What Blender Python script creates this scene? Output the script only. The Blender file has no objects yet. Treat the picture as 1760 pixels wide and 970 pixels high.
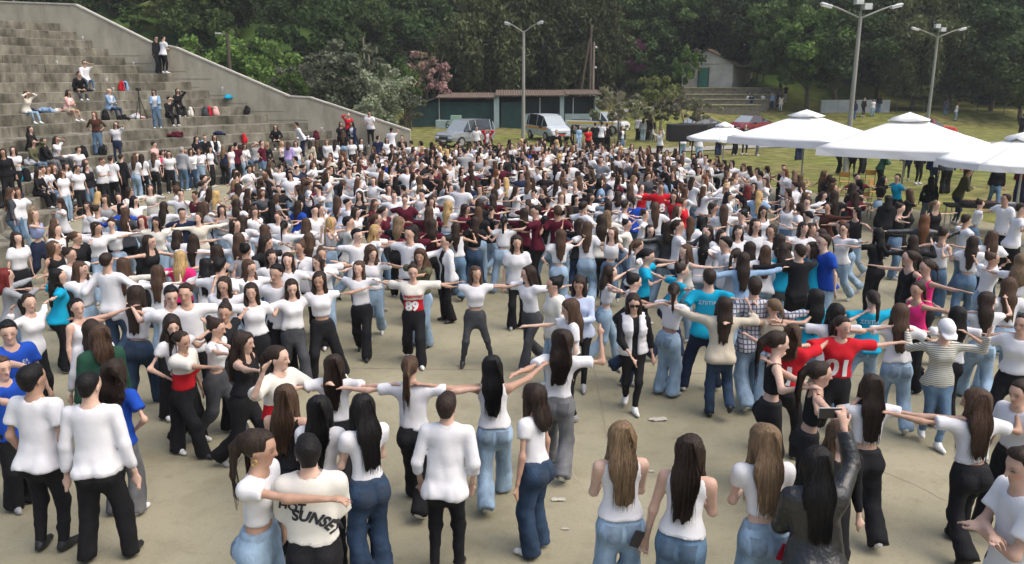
import bpy, math, random
import numpy as np
from mathutils import Vector, Matrix

S = bpy.context.scene
COL = S.collection
R_ = math.radians
# ------------------------------------------------------------------ camera
FPX, ZC = 1400.0, 4.4                      # focal length in photo pixels, eye height
PIT = math.atan(350 / FPX)
cam_d = bpy.data.cameras.new('camera'); cam_d.sensor_width = 36; cam_d.lens = FPX / 1760 * 36
cam_d.clip_end = 2000; cam_d.clip_start = 0.1
cam = bpy.data.objects.new('camera', cam_d); COL.objects.link(cam)
cam.location = (0, 0, ZC); cam.rotation_euler = (math.pi / 2 - PIT, 0, 0)
S.camera = cam
# ------------------------------------------------------------------ world and sun
SUN_EL, SUN_AZ = R_(58), R_(112)            # azimuth measured from +Y towards +X
w = bpy.data.worlds.new('World'); S.world = w; w.use_nodes = True
nt = w.node_tree; bg = nt.nodes['Background']
sky = nt.nodes.new('ShaderNodeTexSky'); sky.sky_type = 'NISHITA'; sky.sun_disc = False
sky.sun_elevation = SUN_EL; sky.sun_rotation = SUN_AZ
sky.air_density = 1.0; sky.dust_density = 5.0; sky.ozone_density = 0.6
nt.links.new(sky.outputs[0], bg.inputs[0]); bg.inputs[1].default_value = 0.15
sl = bpy.data.lights.new('sun', 'SUN'); sl.energy = 1.0; sl.angle = R_(70); sl.color = (1.0, .985, .93)
so = bpy.data.objects.new('sun', sl); COL.objects.link(so)
sd = Vector((math.sin(SUN_AZ) * math.cos(SUN_EL), math.cos(SUN_AZ) * math.cos(SUN_EL), math.sin(SUN_EL)))
so.rotation_euler = (-sd).to_track_quat('-Z', 'Y').to_euler(); so.location = sd * 60
S.view_settings.view_transform = 'Standard'; S.view_settings.look = 'None'
S.view_settings.exposure = 0.6; S.view_settings.gamma = 1.0
S.cycles.use_denoising = True; S.cycles.max_bounces = 5; S.cycles.transparent_max_bounces = 4
S.cycles.diffuse_bounces = 3; S.cycles.glossy_bounces = 2; S.cycles.caustics_reflective = False

rng = np.random.default_rng(7); random.seed(7)

def ray(u, v):
    x = (u - 880) / FPX; y = -(v - 485) / FPX
    return (x, math.cos(PIT) + y * math.sin(PIT), -math.sin(PIT) + y * math.cos(PIT))
def at_z(u, v, z):
    d = ray(u, v); t = (z - ZC) / d[2]; return Vector((d[0] * t, d[1] * t, z))
def at_y(u, v, Y):
    d = ray(u, v); t = Y / d[1]; return Vector((d[0] * t, Y, ZC + d[2] * t))
def proj(x, y, z):
    z = z - ZC
    dp = y * math.cos(PIT) - z * math.sin(PIT); up = y * math.sin(PIT) + z * math.cos(PIT)
    return 880 + FPX * x / dp, 485 - FPX * up / dp

# ------------------------------------------------------------------ materials
MATS = {}
def lin(c):
    if isinstance(c, str):
        c = [int(c[i:i + 2], 16) / 255 for i in (0, 2, 4)]
        c = [x / 12.92 if x <= .04045 else ((x + .055) / 1.055) ** 2.4 for x in c]
    return (c[0], c[1], c[2], 1)
def mat(name, col, rough=.8, var=.12, scale=6.0, bump=0.0, bscale=40.0, metal=0.0, spec=.5, stretch=(1, 1, 1), col2=None, coords='Object', vcol=None, detail=4.0):
    if name in MATS: return MATS[name]
    m = bpy.data.materials.new(name); m.use_nodes = True; MATS[name] = m
    n = m.node_tree.nodes; l = m.node_tree.links; b = n['Principled BSDF']
    b.inputs['Roughness'].default_value = rough; b.inputs['Metallic'].default_value = metal
    b.inputs['Specular IOR Level'].default_value = spec
    c = lin(col)
    tc = n.new('ShaderNodeTexCoord'); mp = n.new('ShaderNodeMapping'); mp.inputs['Scale'].default_value = stretch
    l.new(tc.outputs[coords], mp.inputs[0])
    nz = n.new('ShaderNodeTexNoise'); nz.inputs['Scale'].default_value = scale; nz.inputs['Detail'].default_value = detail
    l.new(mp.outputs[0], nz.inputs['Vector'])
    rp = n.new('ShaderNodeValToRGB'); l.new(nz.outputs[0], rp.inputs[0])
    rp.color_ramp.elements[0].position = .3; rp.color_ramp.elements[1].position = .7
    if col2 is not None:
        c2 = lin(col2)
        rp.color_ramp.elements[0].color = c2; rp.color_ramp.elements[1].color = c
    else:
        rp.color_ramp.elements[0].color = tuple(x * (1 - var) for x in c[:3]) + (1,)
        rp.color_ramp.elements[1].color = tuple(min(1, x * (1 + var)) for x in c[:3]) + (1,)
    out = rp.outputs[0]
    if vcol:
        a = n.new('ShaderNodeVertexColor'); a.layer_name = vcol
        mx = n.new('ShaderNodeMix'); mx.data_type = 'RGBA'; mx.blend_type = 'MULTIPLY'; mx.inputs[0].default_value = 1
        l.new(out, mx.inputs[6]); l.new(a.outputs[0], mx.inputs[7]); out = mx.outputs[2]
    l.new(out, b.inputs['Base Color'])
    if bump:
        n2 = n.new('ShaderNodeTexNoise'); n2.inputs['Scale'].default_value = bscale; n2.inputs['Detail'].default_value = 3
        l.new(mp.outputs[0], n2.inputs['Vector'])
        bp = n.new('ShaderNodeBump'); bp.inputs['Strength'].default_value = bump; bp.inputs['Distance'].default_value = .02
        l.new(n2.outputs[0], bp.inputs['Height']); l.new(bp.outputs[0], b.inputs['Normal'])
    return m

# ------------------------------------------------------------------ mesh helpers
def tag(o, label=None, cat=None, group=None, kind=None):
    if label: o['label'] = label
    if cat: o['category'] = cat
    if group: o['group'] = group
    if kind: o['kind'] = kind
    return o
def link(name, me, parent=None, loc=None, rz=None):
    o = bpy.data.objects.new(name, me); COL.objects.link(o)
    if parent: o.parent = parent
    if loc is not None: o.location = loc
    if rz is not None: o.rotation_euler = (0, 0, rz)
    return o
def empty(name, loc=(0, 0, 0), rz=0.0):
    o = bpy.data.objects.new(name, None); COL.objects.link(o); o.location = loc; o.rotation_euler = (0, 0, rz)
    o.empty_display_size = .1
    return o
def np_mesh(name, V, Q, mats, midx=None, smooth=True, tri=False, cols=None):
    me = bpy.data.meshes.new(name); k = 3 if tri else 4
    me.vertices.add(len(V)); me.vertices.foreach_set('co', np.ascontiguousarray(V, dtype=np.float32).ravel())
    me.loops.add(len(Q) * k); me.loops.foreach_set('vertex_index', np.ascontiguousarray(Q, dtype=np.int32).ravel())
    me.polygons.add(len(Q)); me.polygons.foreach_set('loop_start', np.arange(0, len(Q) * k, k, dtype=np.int32))
    if smooth: me.polygons.foreach_set('use_smooth', np.ones(len(Q), bool))
    for m in mats: me.materials.append(m)
    if midx is not None: me.polygons.foreach_set('material_index', np.ascontiguousarray(midx, dtype=np.int32))
    if cols is not None:
        a = me.color_attributes.new('Col', 'FLOAT_COLOR', 'POINT')
        c4 = np.ones((len(V), 4), np.float32); c4[:, :3] = cols; a.data.foreach_set('color', c4.ravel())
    me.update(); me.validate()
    return me
class MB:
    """collects boxes, prisms and tubes, builds one mesh object"""
    def __init__(s): s.v = []; s.f = []; s.m = []; s.sm = []
    def add(s, vs, fs, mi=0, smooth=False):
        o = len(s.v); s.v += [tuple(p) for p in vs]
        for f in fs: s.f.append(tuple(i + o for i in f)); s.m.append(mi); s.sm.append(smooth)
        return s
    def box(s, c, d, mi=0, rz=0.0, mtx=None):
        x, y, z = d[0] / 2, d[1] / 2, d[2] / 2
        vs = [Vector((sx * x, sy * y, sz * z)) for sz in (-1, 1) for sy in (-1, 1) for sx in (-1, 1)]
        M = mtx if mtx else Matrix.Rotation(rz, 3, 'Z')
        vs = [M @ p + Vector(c) for p in vs]
        return s.add(vs, [(0, 2, 3, 1), (4, 5, 7, 6), (0, 1, 5, 4), (2, 6, 7, 3), (0, 4, 6, 2), (1, 3, 7, 5)], mi)
    def tube(s, pts, rad, n=8, mi=0, cap=True):
        pts = [Vector(p) for p in pts]
        if not isinstance(rad, (list, tuple)): rad = [rad] * len(pts)
        vs = []; fs = []
        for i, p in enumerate(pts):
            t = (pts[min(i + 1, len(pts) - 1)] - pts[max(i - 1, 0)]).normalized()
            a = Vector((0, 0, 1)) if abs(t.z) < .9 else Vector((1, 0, 0))
            x = t.cross(a).normalized(); y = t.cross(x)
            for k in range(n):
                q = 2 * math.pi * k / n
                vs.append(p + (x * math.cos(q) + y * math.sin(q)) * rad[i])
        for i in range(len(pts) - 1):
            for k in range(n):
                fs.append((i * n + k, i * n + (k + 1) % n, (i + 1) * n + (k + 1) % n, (i + 1) * n + k))
        s.add(vs, fs, mi, True)
        if cap:
            s.add(vs[:n], [tuple(range(n))], mi); s.add(vs[-n:], [tuple(reversed(range(n)))], mi)
        return s
    def prism(s, poly, a0, a1, axis='y', mi=0):
        """poly: 2D outline; extruded along axis from a0 to a1"""
        def P(p, a): return {'y': (p[0], a, p[1]), 'x': (a, p[0], p[1]), 'z': (p[0], p[1], a)}[axis]
        n = len(poly); vs = [P(p, a0) for p in poly] + [P(p, a1) for p in poly]
        fs = [tuple(range(n)), tuple(reversed(range(n, 2 * n)))]
        fs += [(i, i + n, (i + 1) % n + n, (i + 1) % n) for i in range(n)]
        return s.add(vs, fs, mi)
    def lathe(s, prof, n=16, c=(0, 0, 0), mi=0):
        vs = [(c[0] + r * math.cos(2 * math.pi * k / n), c[1] + r * math.sin(2 * math.pi * k / n), c[2] + z) for r, z in prof for k in range(n)]
        fs = [(i * n + k, i * n + (k + 1) % n, (i + 1) * n + (k + 1) % n, (i + 1) * n + k) for i in range(len(prof) - 1) for k in range(n)]
        return s.add(vs, fs, mi, True)
    def build(s, name, mats, parent=None, loc=None, rz=None, bevel=0.0):
        me = bpy.data.meshes.new(name); me.from_pydata(s.v, [], s.f)
        for m in (mats if isinstance(mats, (list, tuple)) else [mats]): me.materials.append(m)
        me.polygons.foreach_set('material_index', s.m); me.polygons.foreach_set('use_smooth', s.sm)
        me.update()
        o = link(name, me, parent, loc, rz)
        if bevel:
            md = o.modifiers.new('bevel', 'BEVEL'); md.width = bevel; md.segments = 2; md.limit_method = 'ANGLE'
        return o
# ------------------------------------------------------------------ implicit surfaces -> quads (surface nets)
def seg(a, b, ra, rb=None, ax=None, ratio=1.0, k=.03, flat=False, sub=False):
    return (np.asarray(a, float), np.asarray(b, float), ra, ra if rb is None else rb, ax, ratio, k, flat, sub)
def field(prims, vox, pad=.05):
    lo = np.min([np.minimum(p[0], p[1]) - max(p[2], p[3]) for p in prims if not p[8]], axis=0) - pad
    hi = np.max([np.maximum(p[0], p[1]) + max(p[2], p[3]) for p in prims if not p[8]], axis=0) + pad
    n = np.ceil((hi - lo) / vox).astype(int) + 2
    F = np.full(n, .09, np.float32)
    axs = [lo[i] + vox * np.arange(n[i], dtype=np.float32) for i in range(3)]
    for a, b, ra, rb, ax, ratio, k, flat, sub in prims:
        rm = max(ra, rb) + k + 2.5 * vox
        i0 = np.maximum(np.floor((np.minimum(a, b) - rm - lo) / vox).astype(int), 0)
        i1 = np.minimum(np.ceil((np.maximum(a, b) + rm - lo) / vox).astype(int) + 1, n)
        if (i1 <= i0).any(): continue
        X = axs[0][i0[0]:i1[0], None, None] - np.float32(a[0]); Y = axs[1][None, i0[1]:i1[1], None] - np.float32(a[1]); Z = axs[2][None, None, i0[2]:i1[2]] - np.float32(a[2])
        ba = b - a; L2 = float(ba @ ba)
        if L2 > 1e-9:
            tu = (X * np.float32(ba[0]) + Y * np.float32(ba[1]) + Z * np.float32(ba[2])) / np.float32(L2); t = np.clip(tu, 0, 1)
            qx = X - t * np.float32(ba[0]); qy = Y - t * np.float32(ba[1]); qz = Z - t * np.float32(ba[2])
            r = ra + t * np.float32(rb - ra)
        else:
            qx, qy, qz, r, tu = X, Y, Z, ra, None
        if ax is not None:
            c = (qx * np.float32(ax[0]) + qy * np.float32(ax[1]) + qz * np.float32(ax[2])) * np.float32(1 / ratio - 1)
            qx = qx + c * np.float32(ax[0]); qy = qy + c * np.float32(ax[1]); qz = qz + c * np.float32(ax[2])
            d = (np.sqrt(qx * qx + qy * qy + qz * qz) - r) * np.float32((1 + ratio) / 2)
        else:
            d = np.sqrt(qx * qx + qy * qy + qz * qz) - r
        if flat and tu is not None: d = np.maximum(d, (tu - 1) * np.float32(math.sqrt(L2)))
        G = F[i0[0]:i1[0], i0[1]:i1[1], i0[2]:i1[2]]
        if sub:
            d = -d; h = np.maximum(k - np.abs(G - d), 0) / k
            G[...] = np.maximum(G, d) + h * h * (k * .25)
        else:
            h = np.maximum(k - np.abs(G - d), 0) / k
            G[...] = np.minimum(G, d) - h * h * (k * .25)
    return F, lo, vox
def coords(F, lo, vox):
    return (lo[0] + vox * np.arange(F.shape[0], dtype=np.float32)[:, None, None],
            lo[1] + vox * np.arange(F.shape[1], dtype=np.float32)[None, :, None],
            lo[2] + vox * np.arange(F.shape[2], dtype=np.float32)[None, None, :])
def wob(X, Y, Z, sc, seed, st=(1, 1, 1)):
    r = np.random.default_rng(seed); o = 0
    for i in range(4):
        k = r.normal(size=3); k = k / np.linalg.norm(k) * sc * (.7 + .35 * i)
        o = o + np.sin(X * (k[0] * st[0]) + Y * (k[1] * st[1]) + Z * (k[2] * st[2]) + r.uniform(0, 6.3)) * (1 - .15 * i)
    return o * .33
def nets(F, lo, vox):
    ins = F < 0
    nx, ny, nz = F.shape
    s = (ins[:-1, :-1, :-1].astype(np.uint8) + ins[1:, :-1, :-1] + ins[:-1, 1:, :-1] + ins[1:, 1:, :-1]
         + ins[:-1, :-1, 1:] + ins[1:, :-1, 1:] + ins[:-1, 1:, 1:] + ins[1:, 1:, 1:])
    act = (s > 0) & (s < 8)
    ci, cj, ck = np.nonzero(act)
    if len(ci) == 0: return np.zeros((0, 3)), np.zeros((0, 4), int)
    idx = np.full(act.shape, -1, np.int32); idx[ci, cj, ck] = np.arange(len(ci))
    c = np.array([[F[ci + a, cj + b, ck + d] for d in (0, 1)] for a in (0, 1) for b in (0, 1)])  # (ab, d, n)
    c = c.reshape(2, 2, 2, -1)
    acc = np.zeros((len(ci), 3)); cnt = np.zeros(len(ci))
    for axis in range(3):
        for p in (0, 1):
            for q in (0, 1):
                i0 = [0, 0, 0]; oth = [x for x in range(3) if x != axis]; i0[oth[0]] = p; i0[oth[1]] = q
                i1 = list(i0); i1[axis] = 1
                f0 = c[tuple(i0)]; f1 = c[tuple(i1)]; m = (f0 < 0) != (f1 < 0)
                t = np.where(m, f0 / np.where(m, f0 - f1, 1), 0)
                pt = np.zeros((len(ci), 3)); pt[:, oth[0]] = p; pt[:, oth[1]] = q; pt[:, axis] = t
                acc += pt * m[:, None]; cnt += m
    V = (np.stack([ci, cj, ck], 1) + acc / cnt[:, None]) * vox + lo
    Q = []
    for axis in range(3):
        sl0 = [slice(None)] * 3; sl1 = [slice(None)] * 3; sl0[axis] = slice(0, -1); sl1[axis] = slice(1, None)
        A = ins[tuple(sl0)]; B = ins[tuple(sl1)]
        e = np.nonzero(A != B); e = np.stack(e, 1)
        o1, o2 = [(1, 2), (2, 0), (0, 1)][axis]
        ok = (e[:, o1] > 0) & (e[:, o2] > 0) & (e[:, o1] < F.shape[o1] - 1) & (e[:, o2] < F.shape[o2] - 1); e = e[ok]
        def cell(d1, d2):
            g = e.copy(); g[:, o1] -= d1; g[:, o2] -= d2
            return idx[g[:, 0], g[:, 1], g[:, 2]]
        q = np.stack([cell(1, 1), cell(0, 1), cell(0, 0), cell(1, 0)], 1)
        fl = ~A[e[:, 0], e[:, 1], e[:, 2]]
        q[fl] = q[fl][:, ::-1]
        Q.append(q)
    Q = np.concatenate(Q); Q = Q[(Q >= 0).all(1)]
    # one relaxation pass takes the voxel steps out
    nb = np.zeros_like(V); cn = np.zeros(len(V))
    for a, b in ((0, 1), (1, 2), (2, 3), (3, 0)):
        for d in range(3): nb[:, d] += np.bincount(Q[:, a], V[Q[:, b], d], len(V)) + np.bincount(Q[:, b], V[Q[:, a], d], len(V))
        cn += np.bincount(Q[:, a], minlength=len(V)) + np.bincount(Q[:, b], minlength=len(V))
    m = cn > 0
    V[m] = V[m] * .5 + nb[m] / cn[m, None] * .5
    return V, Q

# ------------------------------------------------------------------ people
UP = np.array([0, 0, 1.]); FW = np.array([0, 1., 0]); RT = np.array([1., 0, 0])
def nrm(v):
    v = np.asarray(v, float); return v / (np.linalg.norm(v) + 1e-9)
def ik(a, t, l1, l2, hint):
    d = t - a; L = np.linalg.norm(d); L2 = min(max(L, abs(l1 - l2) + .02), (l1 + l2) * .995)
    u = d / (L + 1e-9); e = a + u * L2
    x = (l1 * l1 - l2 * l2 + L2 * L2) / (2 * L2); h = math.sqrt(max(l1 * l1 - x * x, 0))
    n = hint - u * (hint @ u); n = nrm(n)
    return a + u * x + n * h, e
def rotz(v, a):
    c, s = math.cos(a), math.sin(a); return np.array([v[0] * c - v[1] * s, v[0] * s + v[1] * c, v[2]])

def joints(H, sex, legs, armL, armR, lean=0.0, side=0.0, yaw=0.0, nod=0.0, seat=None, seed=0):
    """local frame: +Y forward, +X the figure's right hand side"""
    J = {}; f = sex == 'f'
    if legs == 'sit':
        ph = (seat if seat else .42) + .075
        pel = np.array([0, 0, ph])
    else:
        sp = {'s': 0, 'w': .07, 'v': .07, 'c': .05, 'x': .05}.get(legs, 0)
        pel = np.array([0, 0, .515 * H - sp * .5])
    J['pel'] = pel
    sp = nrm(np.array([side, lean, 1.0])); J['sp'] = sp
    # breadth axis
    J['waist'] = pel + sp * .095 * H; J['rib'] = pel + sp * .19 * H; J['chest'] = pel + sp * .255 * H
    J['neck'] = pel + sp * .315 * H
    sw = (.102 if f else .109) * H
    for s, n in ((-1, 'L'), (1, 'R')):
        J['sh' + n] = pel + sp * .292 * H + RT * s * sw
        J['hip' + n] = pel + np.array([s * .05 * H, 0, -.012 * H])
    # legs
    an = .05 * H; th, shn = .236 * H, .224 * H
    if legs == 'sit':
        kz = max(.30 * H, 0)
        for s, n in ((-1, 'L'), (1, 'R')):
            k = J['hip' + n] + np.array([s * .03, .40, .03 if seat and seat > .3 else .1])
            ft = np.array([s * .11, .44 + (.05 if n == 'L' else -.02), -.0 + an])
            J['kn' + n], J['an' + n] = ik(J['hip' + n], ft, th, shn, np.array([s * .2, .6, 1.]))
            J['toe' + n] = FW
    else:
        F = {'s': ((-.11, 0, 0), (.11, .03, 0)), 'w': ((-.09, .26, 0), (.1, -.27, .06)), 'v': ((-.1, -.27, .06), (.09, .26, 0)),
             'c': ((-.02, .16, 0), (.05, -.16, .04)), 'x': ((-.27, .0, 0), (.2, .05, 0)), 'k': ((-.1, 0, 0), (.12, -.2, .16)), 'j': ((-.12, -.2, .16), (.1, 0, 0)),
             'a': ((-.2, .02, 0), (.17, .08, 0))}[legs]
        for s, n, ft in ((-1, 'L', F[0]), (1, 'R', F[1])):
            g = np.array([ft[0], ft[1] - .02, an + ft[2]])
            J['kn' + n], J['an' + n] = ik(J['hip' + n], g, th, shn, np.array([s * .12, 1., 0]))
            J['toe' + n] = nrm(np.array([s * .18, 1., -.7 if ft[2] > .05 else 0]))
    # arms
    ua, fa = .172 * H, .15 * H
    for s, n, a in ((-1, 'L', armL), (1, 'R', armR)):
        sh = J['sh' + n]; hint = np.array([s * .5, -.5, -.7])
        if isinstance(a, (tuple, list, np.ndarray)):
            t = np.asarray(a, float)
        else:
            hx = lambda x, y, z: pel + np.array([s * x, y, 0]) + sp * z * H
            if a == 'down': t = hx(.265 if f else .31, .05, -.06); hint = np.array([s * .3, -1, 0])
            elif a == 'pocket': t = hx(.2 if f else .235, .1, -.01); hint = np.array([s * .45, -.9, 0])
            elif a == 'hip': t = hx(.17, .04, .06); hint = np.array([s * 1., -.5, 0])
            elif a == 'fold': t = hx(-.09 if s > 0 else -.03, .2, .17 if s > 0 else .14); hint = np.array([s * 1., -.1, -.6])
            elif a == 'text': t = hx(.04, .3, .15); hint = np.array([s * .5, -.3, -1])
            elif a == 'lap': t = hx(.08, .3, .03); hint = np.array([s * .8, -.3, -.3])
            elif a == 'head': t = hx(.1, .12, .43); hint = np.array([s * 1., .3, .2])
            elif a == 'up': t = hx(.3, .28, .5); hint = np.array([s * .6, 0, -1])
            elif a == 'phone': t = hx(.02, .42, .48); hint = np.array([s * .8, .2, -.6])
            elif a == 'wave': t = hx(.42, .18, .42); hint = np.array([s * .7, -.2, -1])
            elif a == 'fwd': t = hx(.12, .58, .27); hint = np.array([s * .4, 0, -1])
            elif a == 'back': t = hx(.26, -.12, -.04); hint = np.array([s * .5, -1, 0])
            else: t = hx(.70, .07, .27); hint = np.array([s * .1, -.35, -1])      # 'out'
        J['el' + n], J['wr' + n] = ik(sh, t, ua, fa, hint)
        J['hd' + n] = nrm(J['wr' + n] - J['el' + n])
    # head
    hu = nrm(sp * .75 + UP * .25); J['hu'] = hu
    J['H'] = H; J['yaw'] = yaw; J['nod'] = nod; J['sex'] = sex; J['legs'] = legs
    hf = rotz(FW, yaw); hr = rotz(RT, yaw)
    cn, snn = math.cos(nod), math.sin(nod)
    J['hf'] = hf * cn - UP * snn; J['hr'] = hr; J['hz'] = UP * cn + hf * snn
    J['ho'] = J['neck'] + hu * .055 * H
    return J

def hp(J, x, y, z):       # head frame: origin at the jaw hinge level, z up, scaled to height
    k = J['H'] / 1.68
    return J['ho'] + (J['hr'] * x + J['hf'] * y + J['hz'] * z) * k

def torso_prims(J, off, wf=1.0, depth=.66):
    H = J['H']; f = J['sex'] == 'f'; k = H / 1.68
    P = []
    def S(a, b, ra, rb, d=depth, kk=.07): P.append(seg(a, b, ra * k * wf + off, rb * k * wf + off, FW, d, kk))
    if f:
        S(J['pel'] - UP * .03, J['pel'] + J['sp'] * .02, .156, .15, .7)
        S(J['waist'], J['waist'] + J['sp'] * .01, .114, .114)
        S(J['rib'], J['chest'] - J['sp'] * .01, .125, .13)
        for s in (-1, 1):
            c = J['rib'] + J['sp'] * .045 * k + RT * s * .066 * k + FW * .068 * k
            P.append(seg(c, c, .054 * k + off * .9, k=.07))
            if J['legs'] != 'sit':
                c = J['pel'] + RT * s * .075 * k - FW * .06 * k - UP * .035; P.append(seg(c, c, .095 * k + off, k=.06))
    else:
        S(J['pel'] - UP * .03, J['pel'] + J['sp'] * .02, .158, .155, .7)
        S(J['waist'], J['waist'] + J['sp'] * .02, .134, .136)
        S(J['rib'], J['chest'], .139, .143)
        if J['legs'] != 'sit':
            for s in (-1, 1):
                c = J['pel'] + RT * s * .075 * k - FW * .05 * k - UP * .035; P.append(seg(c, c, .09 * k + off, k=.06))
    P.append(seg(J['shL'] * .9 + J['shR'] * .1 - J['sp'] * .025, J['shR'] * .9 + J['shL'] * .1 - J['sp'] * .025, .056 * k + off * .8, None, FW, .85, .07))
    return P
def arm_prims(J, off, upto, r=1.0, kk=.05, loose=0.0):
    """upto 0..2: 1 = elbow, 2 = wrist"""
    k = J['H'] / 1.68 * (1.0 if J['sex'] == 'f' else 1.06) * r; P = []
    for n in 'LR':
        sh, el, wr = J['sh' + n], J['el' + n], J['wr' + n]
        if upto <= 1:
            e = sh + (el - sh) * upto
            P.append(seg(sh, e, .049 * k + off, .043 * k + off + loose, k=kk, flat=True))
        else:
            P.append(seg(sh, el, .048 * k + off, .039 * k + off, k=kk))
            e = el + (wr - el) * (upto - 1)
            P.append(seg(el, e, .042 * k + off, .034 * k + off * .8 + loose, k=.03, flat=True))
    return P
def body_prims(J, tuck=0.0, legs=True, fine=False, slv=0.0, part='all', rmin=0.0):
    H = J['H']; k = H / 1.68; f = J['sex'] == 'f'; P = torso_prims(J, -tuck)
    m = (1.0 if f else 1.1) * k
    for n in 'LR':
        sh, el, wr, hd = J['sh' + n], J['el' + n], J['wr' + n], J['hd' + n]
        t1 = tuck if slv > .3 else 0; t2 = tuck if slv > 1.2 else 0
        P.append(seg(sh, el, max(.046 * m - t1, rmin), max(.034 * m - min(t1, .01), rmin), k=.05)); P.append(seg(el, wr, max(.037 * m - t2, rmin), max(.023 * m, rmin), k=.03))
        c = wr + hd * .085 * k
        # palm, four fingers, thumb
        side = nrm(np.cross(hd, UP) if abs(hd[2]) < .8 else np.cross(hd, FW)); pn = nrm(np.cross(side, hd))
        if pn[2] > 0: pn = -pn
        P.append(seg(wr + hd * .01, c, max(.026 * k, rmin), max(.036 * k, rmin * 1.3), pn, .5, .02))
        if fine:
            for j, (o, ln) in enumerate(((-.027, .062), (-.009, .072), (.009, .067), (.026, .05))):
                b = c + side * o * k; m1 = b + (hd * .045 + pn * .012 + side * o * .35) * k; e = m1 + (hd * (ln - .03) + pn * .028 + side * o * .2) * k
                P.append(seg(b, m1, .0105, .0098, k=.006)); P.append(seg(m1, e, .0098, .0085, k=.006))
            s = -1 if n == 'L' else 1
            tb = wr + (hd * .035 - side * .03) * k
            P.append(seg(tb, tb + (hd * .04 - side * .03 + pn * .012) * k, .0125, .011, k=.01))
            P.append(seg(tb + (hd * .04 - side * .03 + pn * .012) * k, tb + (hd * .068 - side * .034 + pn * .024) * k, .011, .0095, k=.006))
        else:
            P.append(seg(c, c + (hd * .07 + pn * .03) * k, .034 * k, .024 * k, pn, .5, .02))
            P.append(seg(wr + hd * .035 * k, wr + (hd * .085 - side * .05) * k, .014, .012, k=.01))
        if legs is not None:
            q = 1.0 if legs else .56
            P.append(seg(J['hip' + n], J['kn' + n], .082 * k * q, .055 * k * q, k=.05))
            P.append(seg(J['kn' + n], J['an' + n], .055 * k * q, .036 * k * q, k=.03))
            P.append(seg(J['kn' + n] * .6 + J['an' + n] * .4 - FW * .015, J['kn' + n] * .45 + J['an' + n] * .55 - FW * .012, .05 * k * q, .045 * k * q, k=.03))
            P.append(seg(J['an' + n] - UP * .02, J['an' + n] + J['toe' + n] * .1 - UP * .035, .035 * k * q, .026 * k * q, k=.02))
    # neck and head
    nr = .046 if f else .056
    if part == 'head': P = []
    P.append(seg(J['neck'] - J['sp'] * .03, hp(J, 0, 0, .03), nr * 1.15 * k, nr * k, k=.04))
    if part != 'head':
      for s in (-1, 1): P.append(seg(J['neck'] + J['sp'] * -.0, J['neck'] - J['sp'] * .03 + RT * s * .1 * k, .03, .022, k=.06))
    if part == 'body': return P
    P.append(seg(hp(J, 0, -.03, .118), hp(J, 0, .018, .12), .086 * k, .084 * k, J['hr'], .86, .03))
    P.append(seg(hp(J, 0, .035, .07), hp(J, 0, .058, -.002), .07 * k, .037 * k, J['hr'], .9, .04))
    P.append(seg(hp(J, 0, .1, .085), hp(J, 0, .118, .052), .009 * k, .0145 * k, k=.02))
    for s in (-1, 1):
        P.append(seg(hp(J, s * .076, -.005, .085), hp(J, s * .078, -.01, .055), .02 * k, .015 * k, J['hr'], .5, .01))
        if fine or part == 'head': P.append(seg(hp(J, s * .033, .104, .088), hp(J, s * .03, .104, .088), .012 * k, k=.02, sub=True))
    if fine: P.append(seg(hp(J, -.016, .088, .022), hp(J, .016, .088, .022), .01, k=.01))
    return P
def head_local(J, V):
    d = (V - J['ho']) / (J['H'] / 1.68)
    return d @ J['hr'], d @ J['hf'], d @ J['hz']
def face_cols(J, V, base):
    x, y, z = head_local(J, V); C = np.tile(np.asarray(base, np.float32), (len(V), 1))
    ax = np.abs(x); fr = y > .055
    cheek = fr & ((ax - .045) ** 2 + (z - .05) ** 2 < .024 ** 2); C[cheek] *= np.array([1.0, .86, .84])
    def mixin(w, c):
        nonlocal C
        w = np.clip(w, 0, 1)[:, None] * fr[:, None]; C = C * (1 - w) + np.asarray(c, np.float32) * w
    B = np.asarray(base)
    mixin(1.15 * np.exp(-((ax - .033) / .017) ** 2 - ((z - .087) / .0085) ** 2), (.05, .032, .028))
    mixin(.75 * np.exp(-((ax - .034) / .022) ** 4 - ((z - .109) / .006) ** 2), B * .22)
    mixin(.85 * np.exp(-(ax / .022) ** 4 - ((z - .018) / .008) ** 2), B * np.array([.85, .45, .45]))
    mixin(.35 * np.exp(-(ax / .02) ** 2 - ((z - .04) / .006) ** 2), B * .6)
    return C

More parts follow.
